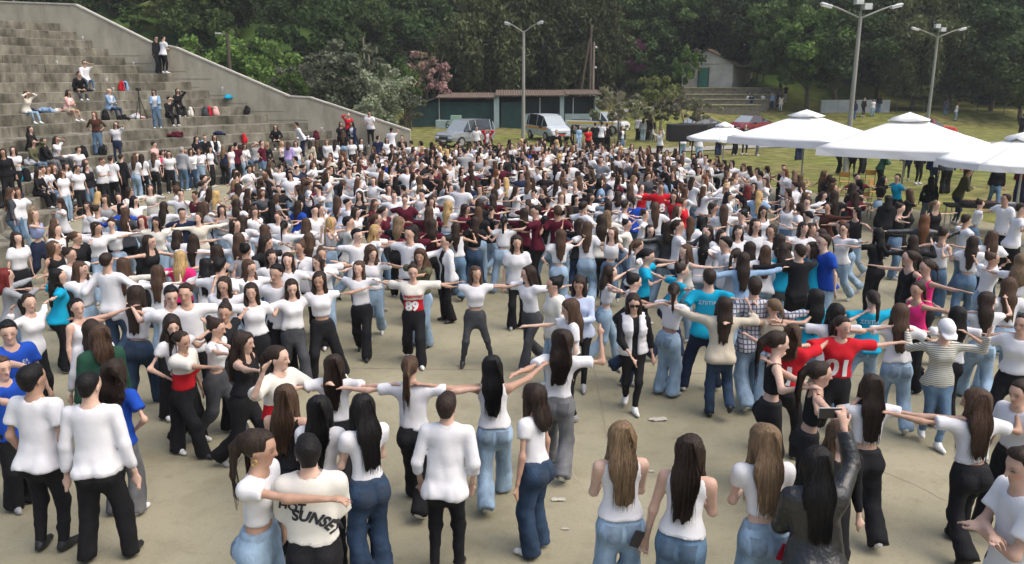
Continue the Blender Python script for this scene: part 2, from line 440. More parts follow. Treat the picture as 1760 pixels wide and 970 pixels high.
def hair_prims(J, style, H):
    k = H / 1.68; P = []
    back = -J['hf']; big = {'C': .02, 'V': .006}.get(style, 0)
    short = style in 'SZ'
    o = .004 if style == 'Z' else .012 if short else .013
    P.append(seg(hp(J, 0, -.034, .122), hp(J, 0, .01, .128), (.088 + o + big) * k, (.082 + o + big) * k, J['hr'], .88, .02))
    if style == 'S': P.append(seg(hp(J, -.03, .05, .182), hp(J, .03, .052, .182), .028, .026, k=.03))
    if short: P.append(seg(hp(J, 0, -.045, .1), hp(J, 0, -.042, .03), (.074 + o * .6) * k, (.058 + o * .4) * k, J['hr'], .95, .03))
    if style == 'B':
        P.append(seg(hp(J, 0, -.1, .19), hp(J, 0, -.11, .2), .046 * k, k=.015))
    if style == 'P':
        a = hp(J, 0, -.12, .15); b = a + (back * .05 - UP * .08) * k
        P.append(seg(a, b, .03 * k, .038 * k, k=.02)); P.append(seg(b, b + (back * .015 - UP * .2) * k, .038 * k, .033 * k, k=.02))
        P.append(seg(b + (back * .015 - UP * .2) * k, b - UP * .33 * k, .033 * k, .012 * k, k=.02))
    if style in 'LVMC':
        ln = {'L': .50, 'V': .46, 'M': .26, 'C': .30}[style] * k
        a = hp(J, 0, -.05, .11)
        wd = {'L': .098, 'V': .112, 'M': .1, 'C': .14}[style] * k
        yb = -.125 * k
        m = J['neck'] + np.array([0, yb - .0, 0]) + J['hr'] * 0 - UP * .02
        m = np.array([a[0] * .5 + J['neck'][0] * .5, J['neck'][1] + yb + .025, J['neck'][2] - .01])
        e = np.array([J['neck'][0], J['neck'][1] + yb, a[2] - ln]) - J['sp'] * np.array([1, 1, 0]) * .2
        P.append(seg(a, m, .098 * k, wd, FW, .62, .05)); P.append(seg(m, e, wd, wd * (.72 if style != 'C' else .9), FW, .42 if style != 'C' else .6, .05))
        for s in (-1, 1):
            t = hp(J, s * .075, .015, .1); b = np.array([J['neck'][0] + s * .085 * k, J['neck'][1] + .02, J['neck'][2] - .0])
            P.append(seg(t, b, .034 * k, .036 * k, k=.03))
            if style in 'LVC': P.append(seg(b, b + np.array([s * .02, .07 * k, -.16 * k]), .036 * k, .022 * k, k=.03))
    return P

PANT = {  # thigh, knee, ankle radii, cut above the floor
    'W': (.098, .084, .1, .028), 'F': (.091, .069, .106, .025), 'N': (.085, .06, .047, .09), 'R': (.093, .076, .075, .045), 'S': (.125, .14, .14, .7)}
def build_figure(sp, vox):
    """returns dict part -> (V, Q, info) in the local frame"""
    J = sp['J']; H = J['H']; k = H / 1.68; seed = sp['seed']; f = J['sex'] == 'f'
    fine = vox < .0152; out = {}
    tk = max(.0, vox * .85 - .006)
    style = sp['top'][0]; slv = {'T': .62, 'C': .42, 'K': 0, 'R': 0, 'L': 1.95, 'S': 1.9, 'H': 1.95, 'J': 1.95, 'V': 0, 'Y': .95, 'Q': 1.3}[style]
    if sp.get('slv') is not None: slv = sp['slv']
    hem = {'T': -.035, 'C': .1, 'K': .045, 'R': .115, 'L': -.02, 'S': -.05, 'H': -.04, 'J': -.03, 'V': .0, 'Y': .05, 'Q': 0}[style] * H
    if sp.get('hem') is not None: hem = sp['hem'] * H
    off = {'T': .018, 'C': .012, 'K': .010, 'R': .010, 'L': .018, 'S': .019, 'H': .034, 'J': .042, 'V': .05, 'Y': .034, 'Q': .016}[style]
    off = max(off, vox * .55)
    pst = sp['bot'][0]; th, kn, an, cut = PANT[pst]
    # body
    two = .0152 <= vox < .045; lg_ = True if pst == 'S' else False if pst == 'N' or J['legs'] == 'sit' else None
    F, lo, vx = field(body_prims(J, tk + .004, legs=lg_, fine=fine, slv=slv, part='body' if two else 'all', rmin=vox * .66), vox)
    V, Q = nets(F, lo, vx)
    if two:       # the head is meshed finer than the rest
        F, lo, vx = field(body_prims(J, 0, legs=None, slv=slv, part='head'), max(.0125, vox * .56)); V2, Q2 = nets(F, lo, vx)
        Q = np.concatenate([Q, Q2 + len(V)]); V = np.concatenate([V, V2])
    out['body'] = (V, Q)
    # top
    P = torso_prims(J, off, 1.0 if style in 'CKRQLS' or not f else 1.03)
    if slv > 0: P += arm_prims(J, off * .42 + .003, slv, loose=.018 if style in 'TY' else .008 if style in 'SHJ' else .004, kk=.05 if slv < 1 else .022)
    if hem < .05 * H:
        po_ = max(.014, vox * .5); P.append(seg(J['pel'] - UP * .03, J['pel'] + J['sp'] * .06, .158 * k + po_ + .018, .143 * k + po_ + .016, FW, .7, .05))
        if J['legs'] != 'sit':
            for s in (-1, 1):
                c = J['pel'] + RT * s * .075 * k - FW * .058 * k - UP * .035; P.append(seg(c, c, (.097 if f else .09) * k + po_ * .6 + .02, k=.05))
        else:
            for n in 'LR': P.append(seg(J['hip' + n], J['hip' + n] * .75 + J['kn' + n] * .25, .12 * k, .12 * k, k=.05))
    if style == 'H':
        c = J['neck'] - FW * .085 * k - J['sp'] * .03; P.append(seg(c - RT * .05, c + RT * .05, .062 * k, k=.03))
        P.append(seg(J['neck'] - RT * .07 + FW * .02, J['neck'] + RT * .07 + FW * .02, .045, k=.04))
    if style in 'S': P.append(seg(J['neck'] - J['sp'] * .02, J['neck'] + J['sp'] * .025, .068 * k, .062 * k, k=.02, flat=True))
    if style == 'V':
        P.append(seg(J['neck'] - J['sp'] * .04, J['neck'] + J['sp'] * .03, .085 * k, .075 * k, k=.03, flat=True))
    F, lo, vx = field(P, vox)
    X, Y, Z = coords(F, lo, vx); s_ = J['sp']; pl = J['pel']
    hgt = (X - pl[0]) * s_[0] + (Y - pl[1]) * s_[1] + (Z - pl[2]) * s_[2]
    am = {'T': .008, 'S': .009, 'L': .007, 'H': .010, 'J': .011, 'Y': .009, 'V': .004}.get(style, .0045)
    F = F + am * .5 * wob(X, Y, Z, 20, seed, (1, 1, .6)) + am * .62 * (.9 - 2.2 * np.abs(wob(X, Y, Z, 19, seed + 1, (1, 1, .75))))
    if style in 'TSLYHQC': F = F + (.0055 - .015 * np.abs(wob(X, Y, Z, 19, seed + 3, (1.6, 1.6, .38))) + .002 * np.abs(wob(X, Y, Z, 60, seed + 4, (1.2, 1.2, .5)))) * np.clip(1.5 - hgt * 3.2, .25, 1.3)
    if style == 'V': F = F + .006 * np.cos(hgt * 75)
    if style in 'TSLHY' and hem < .03: F = F - np.clip(.08 - (hgt - hem), 0, .08) * (.14 if style in 'TSY' else -.12)
    F = np.maximum(F, hem - hgt + .012 * np.sin(X * 17 + seed) * (style in 'TSY'))
    nk = J['neck']; nz = nk[2]
    if style in 'KR':       # tank: scooped neck, bare shoulders
        F = np.maximum(F, -(np.sqrt((X - nk[0]) ** 2 + (Y - nk[1]) ** 2 * .55 + (Z - nz - .03) ** 2 * .7) - .105 * k))
        for n in 'LR':
            c = J['sh' + n]; F = np.maximum(F, -(np.sqrt(((X - c[0] * 1.12) * 1.25) ** 2 + (Y - c[1]) ** 2 * .6 + (Z - c[2] + .02) ** 2 * .55) - .072 * k))
    elif style in 'SHV':
        F = np.maximum(F, -(np.sqrt((X - nk[0]) ** 2 + (Y - nk[1] - .03) ** 2 + (Z - nz - .05) ** 2 * .4) - .055 * k))
        F = np.maximum(F, Z - nz - .05)
    elif style == 'J': F = np.maximum(F, -(np.sqrt((X - nk[0]) ** 2 + (Y - nk[1] - .03) ** 2 + (Z - nz - .06) ** 2 * .5) - .07 * k))
    else: F = np.maximum(F, -(np.sqrt((X - nk[0]) ** 2 + (Y - nk[1] - .015) ** 2 * .8 + (Z - nz - .045) ** 2) - .082 * k))
    if style in 'V': F = np.maximum(F, np.where(Y > pl[1], .035 - np.abs(X - pl[0]) - .0 * Z, -1))
    if style in 'V':
        for n in 'LR':
            c = J['sh' + n]; F = np.maximum(F, -(np.sqrt(((X - c[0] * 1.2) * 1.1) ** 2 + (Y - c[1]) ** 2 + (Z - c[2] + .03) ** 2 * .5) - .085 * k))
    if style == 'J': F = np.maximum(F, np.where(Y > pl[1], (.075 - np.abs(X - pl[0]) * 1.0), -1))
    out['top'] = nets(F, lo, vx); out['_topF'] = (F, lo, vx); out['_hem'] = hem
    if style in 'VJ':       # the garment under an open vest or jacket
        P = torso_prims(J, .014, 1.0) + (arm_prims(J, .012, 1.6, loose=.004) if style == 'V' else [])
        F, lo, vx = field(P, vox); X, Y, Z = coords(F, lo, vx)
        F = np.maximum(F, (J['pel'][2] + .02) - Z); F = np.maximum(F, Z - nz - .02)
        out['undershirt'] = nets(F, lo, vx)
    # trousers
    po = max(.014, vox * .5)
    P = torso_prims(J, po)[:1] + [seg(J['waist'] - J['sp'] * .03, J['waist'], (.12 if f else .132) * k + po, None, FW, .68, .07)]
    if J['legs'] != 'sit':
        for s in (-1, 1):
            c = J['pel'] + RT * s * .075 * k - FW * .058 * k - UP * .035; P.append(seg(c, c, (.097 if f else .09) * k + po * .6, k=.05))
    sc = k * (1 if f else 1.05)
    for n in 'LR':
        hpj, knj, anj = J['hip' + n], J['kn' + n], J['an' + n]
        if pst == 'S':
            P.append(seg(hpj, hpj + (knj - hpj) * .6, th * sc, kn * sc, k=.06, flat=True)); continue
        P.append(seg(hpj, knj, th * sc, kn * sc, k=.05))
        e = anj + nrm(anj - knj) * (.05 * H - cut)
        P.append(seg(knj, e, kn * sc, an * sc, k=.04, flat=True))
    F, lo, vx = field(P, vox * 1.22); X, Y, Z = coords(F, lo, vx)
    hgt = (X - pl[0]) * s_[0] + (Y - pl[1]) * s_[1] + (Z - pl[2]) * s_[2]
    F = F + .006 * wob(X, Y, Z, 26, seed + 5, (1, 1, .8)) + (.005 - .012 * np.abs(wob(X, Y, Z, 36, seed + 6, (.7, .7, 1.2)))) * np.clip((.6 - Z) * 3 + .7, .6, 1.5)
    F = np.maximum(F, hgt - .072 * H)
    out['trousers'] = nets(F, lo, vx); out['_botF'] = (F, lo, vx)
    if pst == 'N' and vox < .02: pass
    # shoes
    sh = []
    for n in 'LR':
        a = J['an' + n]; t = J['toe' + n]; dn = nrm(np.cross(np.cross(t, UP), t)); 
        if dn[2] > 0: dn = -dn
        P = [seg(a + dn * .035 - t * .035, a + dn * .045 + t * .15 * k, .042 * k, .034 * k, nrm(np.cross(t, dn)), .95, .02),
             seg(a - dn * .01, a + dn * .03 + t * .05, .047 * k, .042 * k, k=.03)]
        F, lo, vx = field(P, min(max(vox, .02), .035)); X, Y, Z = coords(F, lo, vx)
        q = (X - a[0]) * dn[0] + (Y - a[1]) * dn[1] + (Z - a[2]) * dn[2]
        F = np.maximum(F, q - .05 * H + .004)
        V, Q = nets(F, lo, vx)
        qq = (V - a) @ dn; midx = (qq[Q].mean(1) > .05 * H - .028).astype(int)
        sh.append((V, Q, midx))
    out['shoes'] = sh
    # hair
    st = sp['hair'][0]
    if st not in 'X':
        F, lo, vx = field(hair_prims(J, st, H), vox); X, Y, Z = coords(F, lo, vx)
        d = [X - J['ho'][0], Y - J['ho'][1], Z - J['ho'][2]]
        hx = (d[0] * J['hr'][0] + d[1] * J['hr'][1] + d[2] * J['hr'][2]) / k
        hy = (d[0] * J['hf'][0] + d[1] * J['hf'][1] + d[2] * J['hf'][2]) / k
        hz = (d[0] * J['hz'][0] + d[1] * J['hz'][1] + d[2] * J['hz'][2]) / k
        ang = np.arctan2(X - J['neck'][0], -(Y - J['neck'][1]) + .05)
        if st in 'LMP': F = F + .0035 * np.sin(ang * 19 + seed + 2 * np.sin(Z * 9)) + .0022 * np.sin(ang * 47 + Z * 6)
        if st in 'VC': F = F + (.011 if st == 'V' else .018) * wob(X, Y, Z, 55, seed, (1, 1, .7))
        if st in 'SB': F = F + .005 * wob(X, Y, Z, 90, seed)
        # face opening and nape
        if st in 'SZ':
            F = np.maximum(F, (.108 - np.clip(-hy + .02, 0, .08) * 1.35 - hz) * .8)
            F = np.maximum(F, np.where(hz < .165, hy - .052, -1))
        elif st in 'PB':
            F = np.maximum(F, np.where((hy > -.14) & (hz < .3), (.092 - np.clip(-hy + .03, 0, .1) * .9 - hz) * .8, -1))
            F = np.maximum(F, np.where(hz < .17, hy - .058 + .1 * np.clip(hz - .13, 0, 1), -1))
        else:
            fr = np.sqrt((hx * 1.18) ** 2 + (hz - .055) ** 2 * .62) - .083
            F = np.maximum(F, np.where(hy > .0, -fr, -1))
            if st in 'LV': F = np.maximum(F, (J['ho'][2] + .11 * k - {'L': .49, 'V': .46}[st] * k - .03 * np.abs(np.sin(X * 40 + seed)) - .02 * np.sin(X * 97)) - Z)
        out['hair'] = nets(F, lo, vx); out['_hairF'] = (F, lo, vx)
    return out
TOPC = {'w': ('white', (.70, .70, .72)), 'o': ('off-white', (.66, .64, .58)), 'c': ('cream', (.68, .63, .53)), 'k': ('black', (.014, .014, .016)),
        'n': ('navy', (.016, .024, .06)), 'b': ('royal blue', (.014, .065, .38)), 'q': ('turquoise', (.008, .33, .52)), 'p': ('hot pink', (.72, .03, .18)),
        'r': ('red', (.5, .014, .024)), 'm': ('maroon', (.085, .01, .022)), 'g': ('grey', (.3, .31, .33)), 'h': ('dark grey', (.06, .065, .075)), 'd': ('denim blue', (.24, .36, .52)),
        'e': ('beige', (.52, .47, .37)), 'i': ('olive green', (.10, .10, .055)), 'u': ('lilac', (.42, .34, .62)), 'y': ('yellow', (.62, .40, .02)),
        'l': ('pale blue', (.52, .60, .78)), 'j': ('striped', (.58, .57, .50)), 'x': ('plaid', (.5, .5, .53)), 's': ('salmon', (.70, .42, .38)), 'z': ('dark green', (.02, .07, .045)), 'v': ('periwinkle', (.30, .36, .58)), 'f': ('brown', (.07, .03, .022))}
BOTC = {'k': ('black', (.012, .012, .014)), 'l': ('light blue', (.30, .42, .55)), 'b': ('mid blue', (.115, .19, .285)), 'd': ('dark blue', (.034, .060, .108)),
        'g': ('charcoal', (.055, .058, .065)), 'a': ('grey', (.16, .165, .175)), 'w': ('white', (.7, .7, .7)), 'e': ('beige', (.42, .36, .26)), 'n': ('navy', (.02, .028, .06)), 'u': ('royal blue', (.03, .04, .35))}
HAIRC = {'k': ('black', (.008, .007, .007)), 'd': ('dark brown', (.027, .017, .012)), 'b': ('brown', (.068, .039, .024)), 'h': ('highlighted brown', (.16, .105, .06)),
         'y': ('blonde', (.42, .28, .12)), 'r': ('red', (.13, .016, .014)), 'g': ('grey', (.32, .31, .30)), 'a': ('auburn', (.12, .05, .022))}
STYLE = {'T': 't-shirt', 'C': 'crop tee', 'K': 'tank top', 'R': 'crop tank', 'L': 'long-sleeved top', 'S': 'shirt', 'H': 'hoodie', 'J': 'open jacket', 'V': 'puffer vest', 'Y': 'jersey', 'Q': 'fitted top'}
PARTN = {'T': 't_shirt', 'C': 'crop_top', 'K': 'tank_top', 'R': 'crop_top', 'L': 'sweater', 'S': 'shirt', 'H': 'hoodie', 'J': 'jacket', 'V': 'vest', 'Y': 'jersey', 'Q': 'top'}
HAIRN = {'L': 'long', 'V': 'long wavy', 'P': 'ponytailed', 'B': 'bunned', 'S': 'short', 'Z': 'cropped', 'M': 'shoulder-length', 'C': 'curly', 'X': 'bald'}
SKINS = [(.58, .37, .28), (.64, .43, .335), (.53, .335, .245), (.45, .27, .19), (.61, .40, .305)]
def skin_mat(): return mat('skin', (1, 1, 1), .55, .06, 30, .1, 120, vcol='Col', spec=.35)
def pattern_mat(name, base, dark, kind):
    if name in MATS: return MATS[name]
    m = mat(name, base, .9, .05, 8, .25, 60)
    n = m.node_tree.nodes; l = m.node_tree.links; b = n['Principled BSDF']; src = b.inputs['Base Color'].links[0].from_socket
    tc = n.new('ShaderNodeTexCoord'); sx = n.new('ShaderNodeSeparateXYZ'); l.new(tc.outputs['Object'], sx.inputs[0])
    def band(sock, fr, th):
        a = n.new('ShaderNodeMath'); a.operation = 'MULTIPLY'; a.inputs[1].default_value = fr; l.new(sock, a.inputs[0])
        c = n.new('ShaderNodeMath'); c.operation = 'FRACT'; l.new(a.outputs[0], c.inputs[0])
        d = n.new('ShaderNodeMath'); d.operation = 'LESS_THAN'; d.inputs[1].default_value = th; l.new(c.outputs[0], d.inputs[0]); return d.outputs[0]
    if kind == 'stripe': fac = band(sx.outputs[2], 42, .38)
    else:
        ad = n.new('ShaderNodeMath'); ad.operation = 'MAXIMUM'
        l.new(band(sx.outputs[2], 17, .3), ad.inputs[0]); l.new(band(sx.outputs[0], 19, .3), ad.inputs[1]); fac = ad.outputs[0]
    mx = n.new('ShaderNodeMix'); mx.data_type = 'RGBA'; l.new(fac, mx.inputs[0]); l.new(src, mx.inputs[6]); mx.inputs[7].default_value = lin(dark); l.new(mx.outputs[2], b.inputs['Base Color'])
    return m
def cloth_mat(c, style='T'):
    nm, col = TOPC[c]
    if c == 'j': return pattern_mat('cloth_striped', col, (.16, .17, .15), 'stripe')
    if c == 'x': return pattern_mat('cloth_plaid', col, (.10, .11, .16), 'plaid')
    if style == 'J' and c == 'k': return mat('leather_black', (.012, .013, .014), .32, .3, 9, .5, 26, spec=.6)
    return mat('cloth_' + nm, col, .88, .05, 7, .16, 16, spec=.15)
def trouser_mat(c, style='W'):
    nm, col = BOTC[c]
    if c in 'lbda': return mat('denim_' + nm, tuple(min(1, x * 1.25) for x in col), .88, .2, 6.5, .35, 60, stretch=(1, 1, .45), col2=tuple(x * .58 for x in col), spec=.15, detail=7)
    return mat('trouser_' + nm, col, .85, .25, 8, .35, 45, spec=.2)
def hair_mat(c):
    nm, col = HAIRC[c]
    return mat('hair_' + nm, tuple(x * 1.5 for x in col), .5, .3, 60, .5, 110, stretch=(1, 1, .05), col2=tuple(x * .6 for x in col), spec=.22)
SHOEC = {'w': (.72, .72, .72), 'k': (.015, .015, .016), 'g': (.3, .3, .31), 'b': (.05, .12, .18)}
def shoe_mats(c):
    return [mat('shoe_upper_' + c, SHOEC[c], .6, .15, 30), mat('shoe_sole', (.62, .61, .58), .7, .1, 20)] if c != 'k' else [mat('shoe_upper_k', SHOEC['k'], .5), mat('shoe_sole_dark', (.04, .04, .04), .7)]

def surf(Fg, x, z, side):
    """y of the garment surface at (x, z); side -1 back, +1 front"""
    F, lo, vx = Fg; i = (x - lo[0]) / vx; k = (z - lo[2]) / vx
    i0 = int(np.clip(math.floor(i), 0, F.shape[0] - 2)); k0 = int(np.clip(math.floor(k), 0, F.shape[2] - 2)); a = i - i0; b = k - k0
    col = F[i0, :, k0] * (1 - a) * (1 - b) + F[i0 + 1, :, k0] * a * (1 - b) + F[i0, :, k0 + 1] * (1 - a) * b + F[i0 + 1, :, k0 + 1] * a * b
    idx = np.nonzero(col < 0)[0]
    if len(idx) == 0: return None
    if side < 0: j = idx[0]; t = col[j] / (col[j] - col[j - 1] + 1e-9) if j else 0; return lo[1] + vx * (j - t)
    j = idx[-1]; t = col[j] / (col[j] - col[j + 1] + 1e-9) if j < len(col) - 1 else 0; return lo[1] + vx * (j + t)
def hair_strands(sp, Fh, hr):
    """loose locks lying over the hair, running a little past its ends"""
    J = sp['J']; k = J['H'] / 1.68; st = sp['hair'][0]; r = random.Random(sp['seed']); V = []; Q = []; M = []
    zt = J['ho'][2] + .2 * k; ln = {'L': .62, 'V': .58, 'M': .36, 'C': .4, 'P': .56}[st] * k; cx = J['ho'][0]
    for i in range({'P': 70}.get(st, 230)):
        wx = r.uniform(-1, 1) * ((.1 if st != 'C' else .14) if st != 'P' else .035) * k; L = ln * r.uniform(.72, 1.06); w0 = r.uniform(.0012, .0026); ph = r.uniform(0, 6.3); am = .004 if st in 'LMP' else .016; last = None; pts = []
        z0 = zt - r.random() ** 2 * .12
        for j in range(13):
            s = j / 12; z = z0 - s * (L - (zt - z0)); x = cx + wx * (.35 + .65 * min(1, s * 2.4)) + am * math.sin(ph + s * (9 if st in 'LMP' else 16)) + wx * .08 * s
            y = surf(Fh, x, z, -1)
            if y is None:
                if last is None or s < .55: continue
                y = last + .002
            last = y; pts.append((x, y - .0035 - .003 * math.sin(ph * 3 + s * 5), z, w0 * (1.05 - s ** 3)))
        if len(pts) < 4: continue
        o = len(V)
        for j, (x, y, z, w_) in enumerate(pts):
            V += [(x - w_, y + .001, z), (x + w_, y - .001, z)]
            if j: Q.append((o + 2 * j - 2, o + 2 * j - 1, o + 2 * j + 1, o + 2 * j)); M.append(i % 3 == 0)
    if Q:
        c = HAIRC[sp['hair'][1]]; lt = mat('hair_light_' + c[0], tuple(min(.5, x * 1.55 + .002) for x in c[1]), .5, .2, 30, spec=.25)
        link('loose_locks', np_mesh('loose_locks', np.array(V), np.array(Q), [hair_mat(sp['hair'][1]), lt], np.array(M, int)), hr)
def put_person(sp, loc, rz, vox, label, group):
    out = build_figure(sp, vox)
    V, Q = out['body']
    C = face_cols(sp['J'], V, sp['skin'])
    body = link('person', np_mesh('person', V, Q, [skin_mat()], cols=C), None, loc, rz)
    tag(body, label, 'person', group)
    V, Q = out['top']; ms = [cloth_mat(sp['top'][1], sp['top'][0])]; mi = None
    if sp.get('split'):
        zf, c2 = sp['split']; ms.append(cloth_mat(c2)); z = V[Q].mean(1)[:, 2]; mi = (z < zf * sp['J']['H']).astype(int)
    if vox < .029 and not sp.get('split') and sp['top'][1] not in 'jx' and sp['top'][0] in 'TCKRLSHYQ':
        J = sp['J']; nm, tc_ = TOPC[sp['top'][1]]; ms.append(mat('trim_' + nm, tuple(x * .84 for x in tc_), .9, .05, 20)); c_ = V[Q].mean(1); hh = (c_ - J['pel']) @ J['sp']
        rib = .05 if sp['top'][0] in 'LH' else .022; dn = c_ - J['neck']; rd = np.hypot(dn[:, 0], dn[:, 1])
        mi = ((hh < out['_hem'] + rib) | ((dn[:, 2] > -.03) & (rd < .088)) ).astype(int)
    top = link(PARTN[sp['top'][0]], np_mesh('top', V, Q, ms, mi), body)
    if 'undershirt' in out:
        V, Q = out['undershirt']; link('undershirt', np_mesh('undershirt', V, Q, [cloth_mat('k' if sp['top'][0] == 'V' else sp.get('under', 'w'))]), body)
    V, Q = out['trousers']
    J = sp['J']; tm_ = trouser_mat(sp['bot'][1], sp['bot'][0]); jean = sp['bot'][1] in 'lbda' and sp['bot'][0] != 'S'; ms = [tm_]; mi = None
    if vox < .036 and J['legs'] != 'sit':
        c_ = BOTC[sp['bot'][1]][1]; dk = mat('seam_' + sp['bot'][1], tuple(x * .55 for x in c_), .9, .2, 20); ms.append(dk); ms.append(mat('waistband_' + sp['bot'][1], tuple(x * .8 for x in c_), .9, .2, 20))
        hh = (V - J['pel']) @ J['sp']; hq = hh[Q].mean(1); mi = np.where(hq > .048 * J['H'], 2, 0)
    tr = link('skirt' if sp['bot'][0] == 'S' else 'trousers', np_mesh('trousers', V, Q, ms, mi), body)
    if vox < .034 and J['legs'] != 'sit' and sp['bot'][0] in 'WFNR':
        k = J['H'] / 1.68
        for s in (-1, 1):           # patch pockets on the seat
            n = 5; PV = []; ok = True
            for i in range(n):
                for j in range(n):
                    x = (s * .078 + (i / (n - 1) - .5) * .125 * (1 - .12 * (1 - j / (n - 1)))) * k; z = J['pel'][2] + (-.085 + .135 * j / (n - 1) - (.018 * (1 - abs(2 * i / (n - 1) - 1)) if j == 0 else 0)) * k
                    y = surf(out['_botF'], x + J['pel'][0], z, -1)
                    if y is None: ok = False; y = 0
                    PV.append((x + J['pel'][0], y - .005, z))
            if ok:
                PQ = [(i * n + j, (i + 1) * n + j, (i + 1) * n + j + 1, i * n + j + 1) for i in range(n - 1) for j in range(n - 1)]
                po = link('back_pocket', np_mesh('back_pocket', np.array(PV), np.array(PQ), [dk if jean else tm_]), tr)
    if not sp.get('noshoes'):
        for V, Q, mi in out['shoes']: link('shoe', np_mesh('shoe', V, Q, shoe_mats(sp.get('shoe', 'w')), mi), body)
    if 'hair' in out:
        V, Q = out['hair']; hr = link('hair', np_mesh('hair', V, Q, [hair_mat(sp['hair'][1])]), body)
        if vox < .026 and sp['hair'][0] in 'LVMPC': hair_strands(sp, out['_hairF'], hr)
    return body, top, out
# ------------------------------------------------------------------ the setting
def sstep(a, b, x):
    t = min(1, max(0, (x - a) / (b - a))); return t * t * (3 - 2 * t)
def terrain(x, y):
    y0 = 87 - 24 * sstep(8, 26, -x)
    z = 1.3 * sstep(73, 83, y) + 1.3 * math.exp(-((x - 13.5) ** 2 + (y - 77) ** 2) / 14) + max(0, y - y0) * .42 * sstep(y0, y0 + 14, y)
    z += 1.9 * sstep(84, 90, y) * sstep(14, 18, x) * (1 - sstep(36, 44, x))
    return z + .18 * math.sin(x * .31) * math.sin(y * .23) * sstep(48, 60, y)
def grass_material():
    m = mat('meadow', (.165, .195, .05), .95, .3, .12, .6, 9, col2=(.20, .17, .085), spec=.1)
    n = m.node_tree.nodes; l = m.node_tree.links; b = n['Principled BSDF']; src = b.inputs['Base Color'].links[0].from_socket
    tc = n.new('ShaderNodeTexCoord'); z = n.new('ShaderNodeTexNoise'); z.inputs['Scale'].default_value = 1.3; z.inputs['Detail'].default_value = 8; l.new(tc.outputs['Object'], z.inputs['Vector'])
    r = n.new('ShaderNodeValToRGB'); r.color_ramp.elements[0].position = .35; r.color_ramp.elements[1].position = .65
    r.color_ramp.elements[0].color = (.55, .6, .45, 1); r.color_ramp.elements[1].color = (1.25, 1.2, 1.1, 1); l.new(z.outputs[0], r.inputs[0])
    mx = n.new('ShaderNodeMix'); mx.data_type = 'RGBA'; mx.blend_type = 'MULTIPLY'; mx.inputs[0].default_value = 1
    l.new(src, mx.inputs[6]); l.new(r.outputs[0], mx.inputs[7])
    # the wooded slope carries dark undergrowth instead of meadow
    sx = n.new('ShaderNodeSeparateXYZ'); l.new(tc.outputs['Object'], sx.inputs[0])
    mr = n.new('ShaderNodeMapRange'); mr.inputs[1].default_value = 1.6; mr.inputs[2].default_value = 4.0; l.new(sx.outputs[2], mr.inputs[0])
    m2 = n.new('ShaderNodeMix'); m2.data_type = 'RGBA'; l.new(mr.outputs[0], m2.inputs[0]); l.new(mx.outputs[2], m2.inputs[6]); uz = n.new('ShaderNodeValToRGB'); uz.color_ramp.elements[0].position = .38; uz.color_ramp.elements[1].position = .62; uz.color_ramp.elements[0].color = (.03, .055, .015, 1); uz.color_ramp.elements[1].color = (.085, .15, .032, 1)
    un = n.new('ShaderNodeTexNoise'); un.inputs['Scale'].default_value = .22; un.inputs['Detail'].default_value = 9; l.new(tc.outputs['Object'], un.inputs['Vector']); l.new(un.outputs[0], uz.inputs[0]); l.new(uz.outputs[0], m2.inputs[7])
    l.new(m2.outputs[2], b.inputs['Base Color']); return m
xs = np.concatenate([np.linspace(-400, -70, 12), np.linspace(-64, 84, 75), np.linspace(90, 400, 12)])
ys = np.concatenate([np.linspace(-120, -20, 6), np.linspace(-10, 40, 8), np.linspace(43, 150, 64), np.linspace(160, 420, 10)])
V = np.array([(x, y, terrain(x, y)) for x in xs for y in ys]); ny = len(ys)
Q = np.array([(i * ny + j, (i + 1) * ny + j, (i + 1) * ny + j + 1, i * ny + j + 1) for i in range(len(xs) - 1) for j in range(ny - 1)])
tag(link('ground', np_mesh('ground', V, Q, [grass_material()])), 'grassy field rising to a wooded hillside behind the crowd', kind='structure')

# ---- concrete dance floor
def concrete_mat(name, base, stain, dark, sc=.35):
    m = mat(name, base, .9, .1, sc, .25, 30, col2=stain, spec=.25)
    n = m.node_tree.nodes; l = m.node_tree.links; b = n['Principled BSDF']; src = b.inputs['Base Color'].links[0].from_socket
    tc = n.new('ShaderNodeTexCoord')
    def layer(src, scale, lo, hi, c0, mode='MULTIPLY', st=(1, 1, 1), det=6):
        mp = n.new('ShaderNodeMapping'); mp.inputs['Scale'].default_value = st; l.new(tc.outputs['Object'], mp.inputs[0])
        z = n.new('ShaderNodeTexNoise'); z.inputs['Scale'].default_value = scale; z.inputs['Detail'].default_value = det; z.inputs['Roughness'].default_value = .62; l.new(mp.outputs[0], z.inputs['Vector'])
        r = n.new('ShaderNodeValToRGB'); r.color_ramp.elements[0].position = lo; r.color_ramp.elements[1].position = hi
        r.color_ramp.elements[0].color = c0; r.color_ramp.elements[1].color = (1, 1, 1, 1); l.new(z.outputs[0], r.inputs[0])
        mx = n.new('ShaderNodeMix'); mx.data_type = 'RGBA'; mx.blend_type = mode; mx.inputs[0].default_value = 1
        l.new(src, mx.inputs[6]); l.new(r.outputs[0], mx.inputs[7]); return mx.outputs[2]
    for args in dark: src = layer(src, *args)
    l.new(src, b.inputs['Base Color']); return m
floor_m = concrete_mat('floor_concrete', (.352, .325, .228), (.285, .262, .18), [(1.1, .3, .5, (.80, .79, .76, 1)), (5, .3, .45, (.86, .85, .84, 1)), (22, .32, .42, (.84, .83, .81, 1)), (70, .3, .5, (.86, .86, .85, 1)), (.35, .35, .6, (.86, .87, .86, 1))])
poly = [(-5, 41), (0, 42), (5, 40), (9, 36.5), (11.5, 33), (13.5, 29), (15.5, 24), (19, 18), (24, 11), (26, -9), (-26, -9), (-26, 8), (-19, 13), (-15, 20), (-15, 30), (-12, 38)]
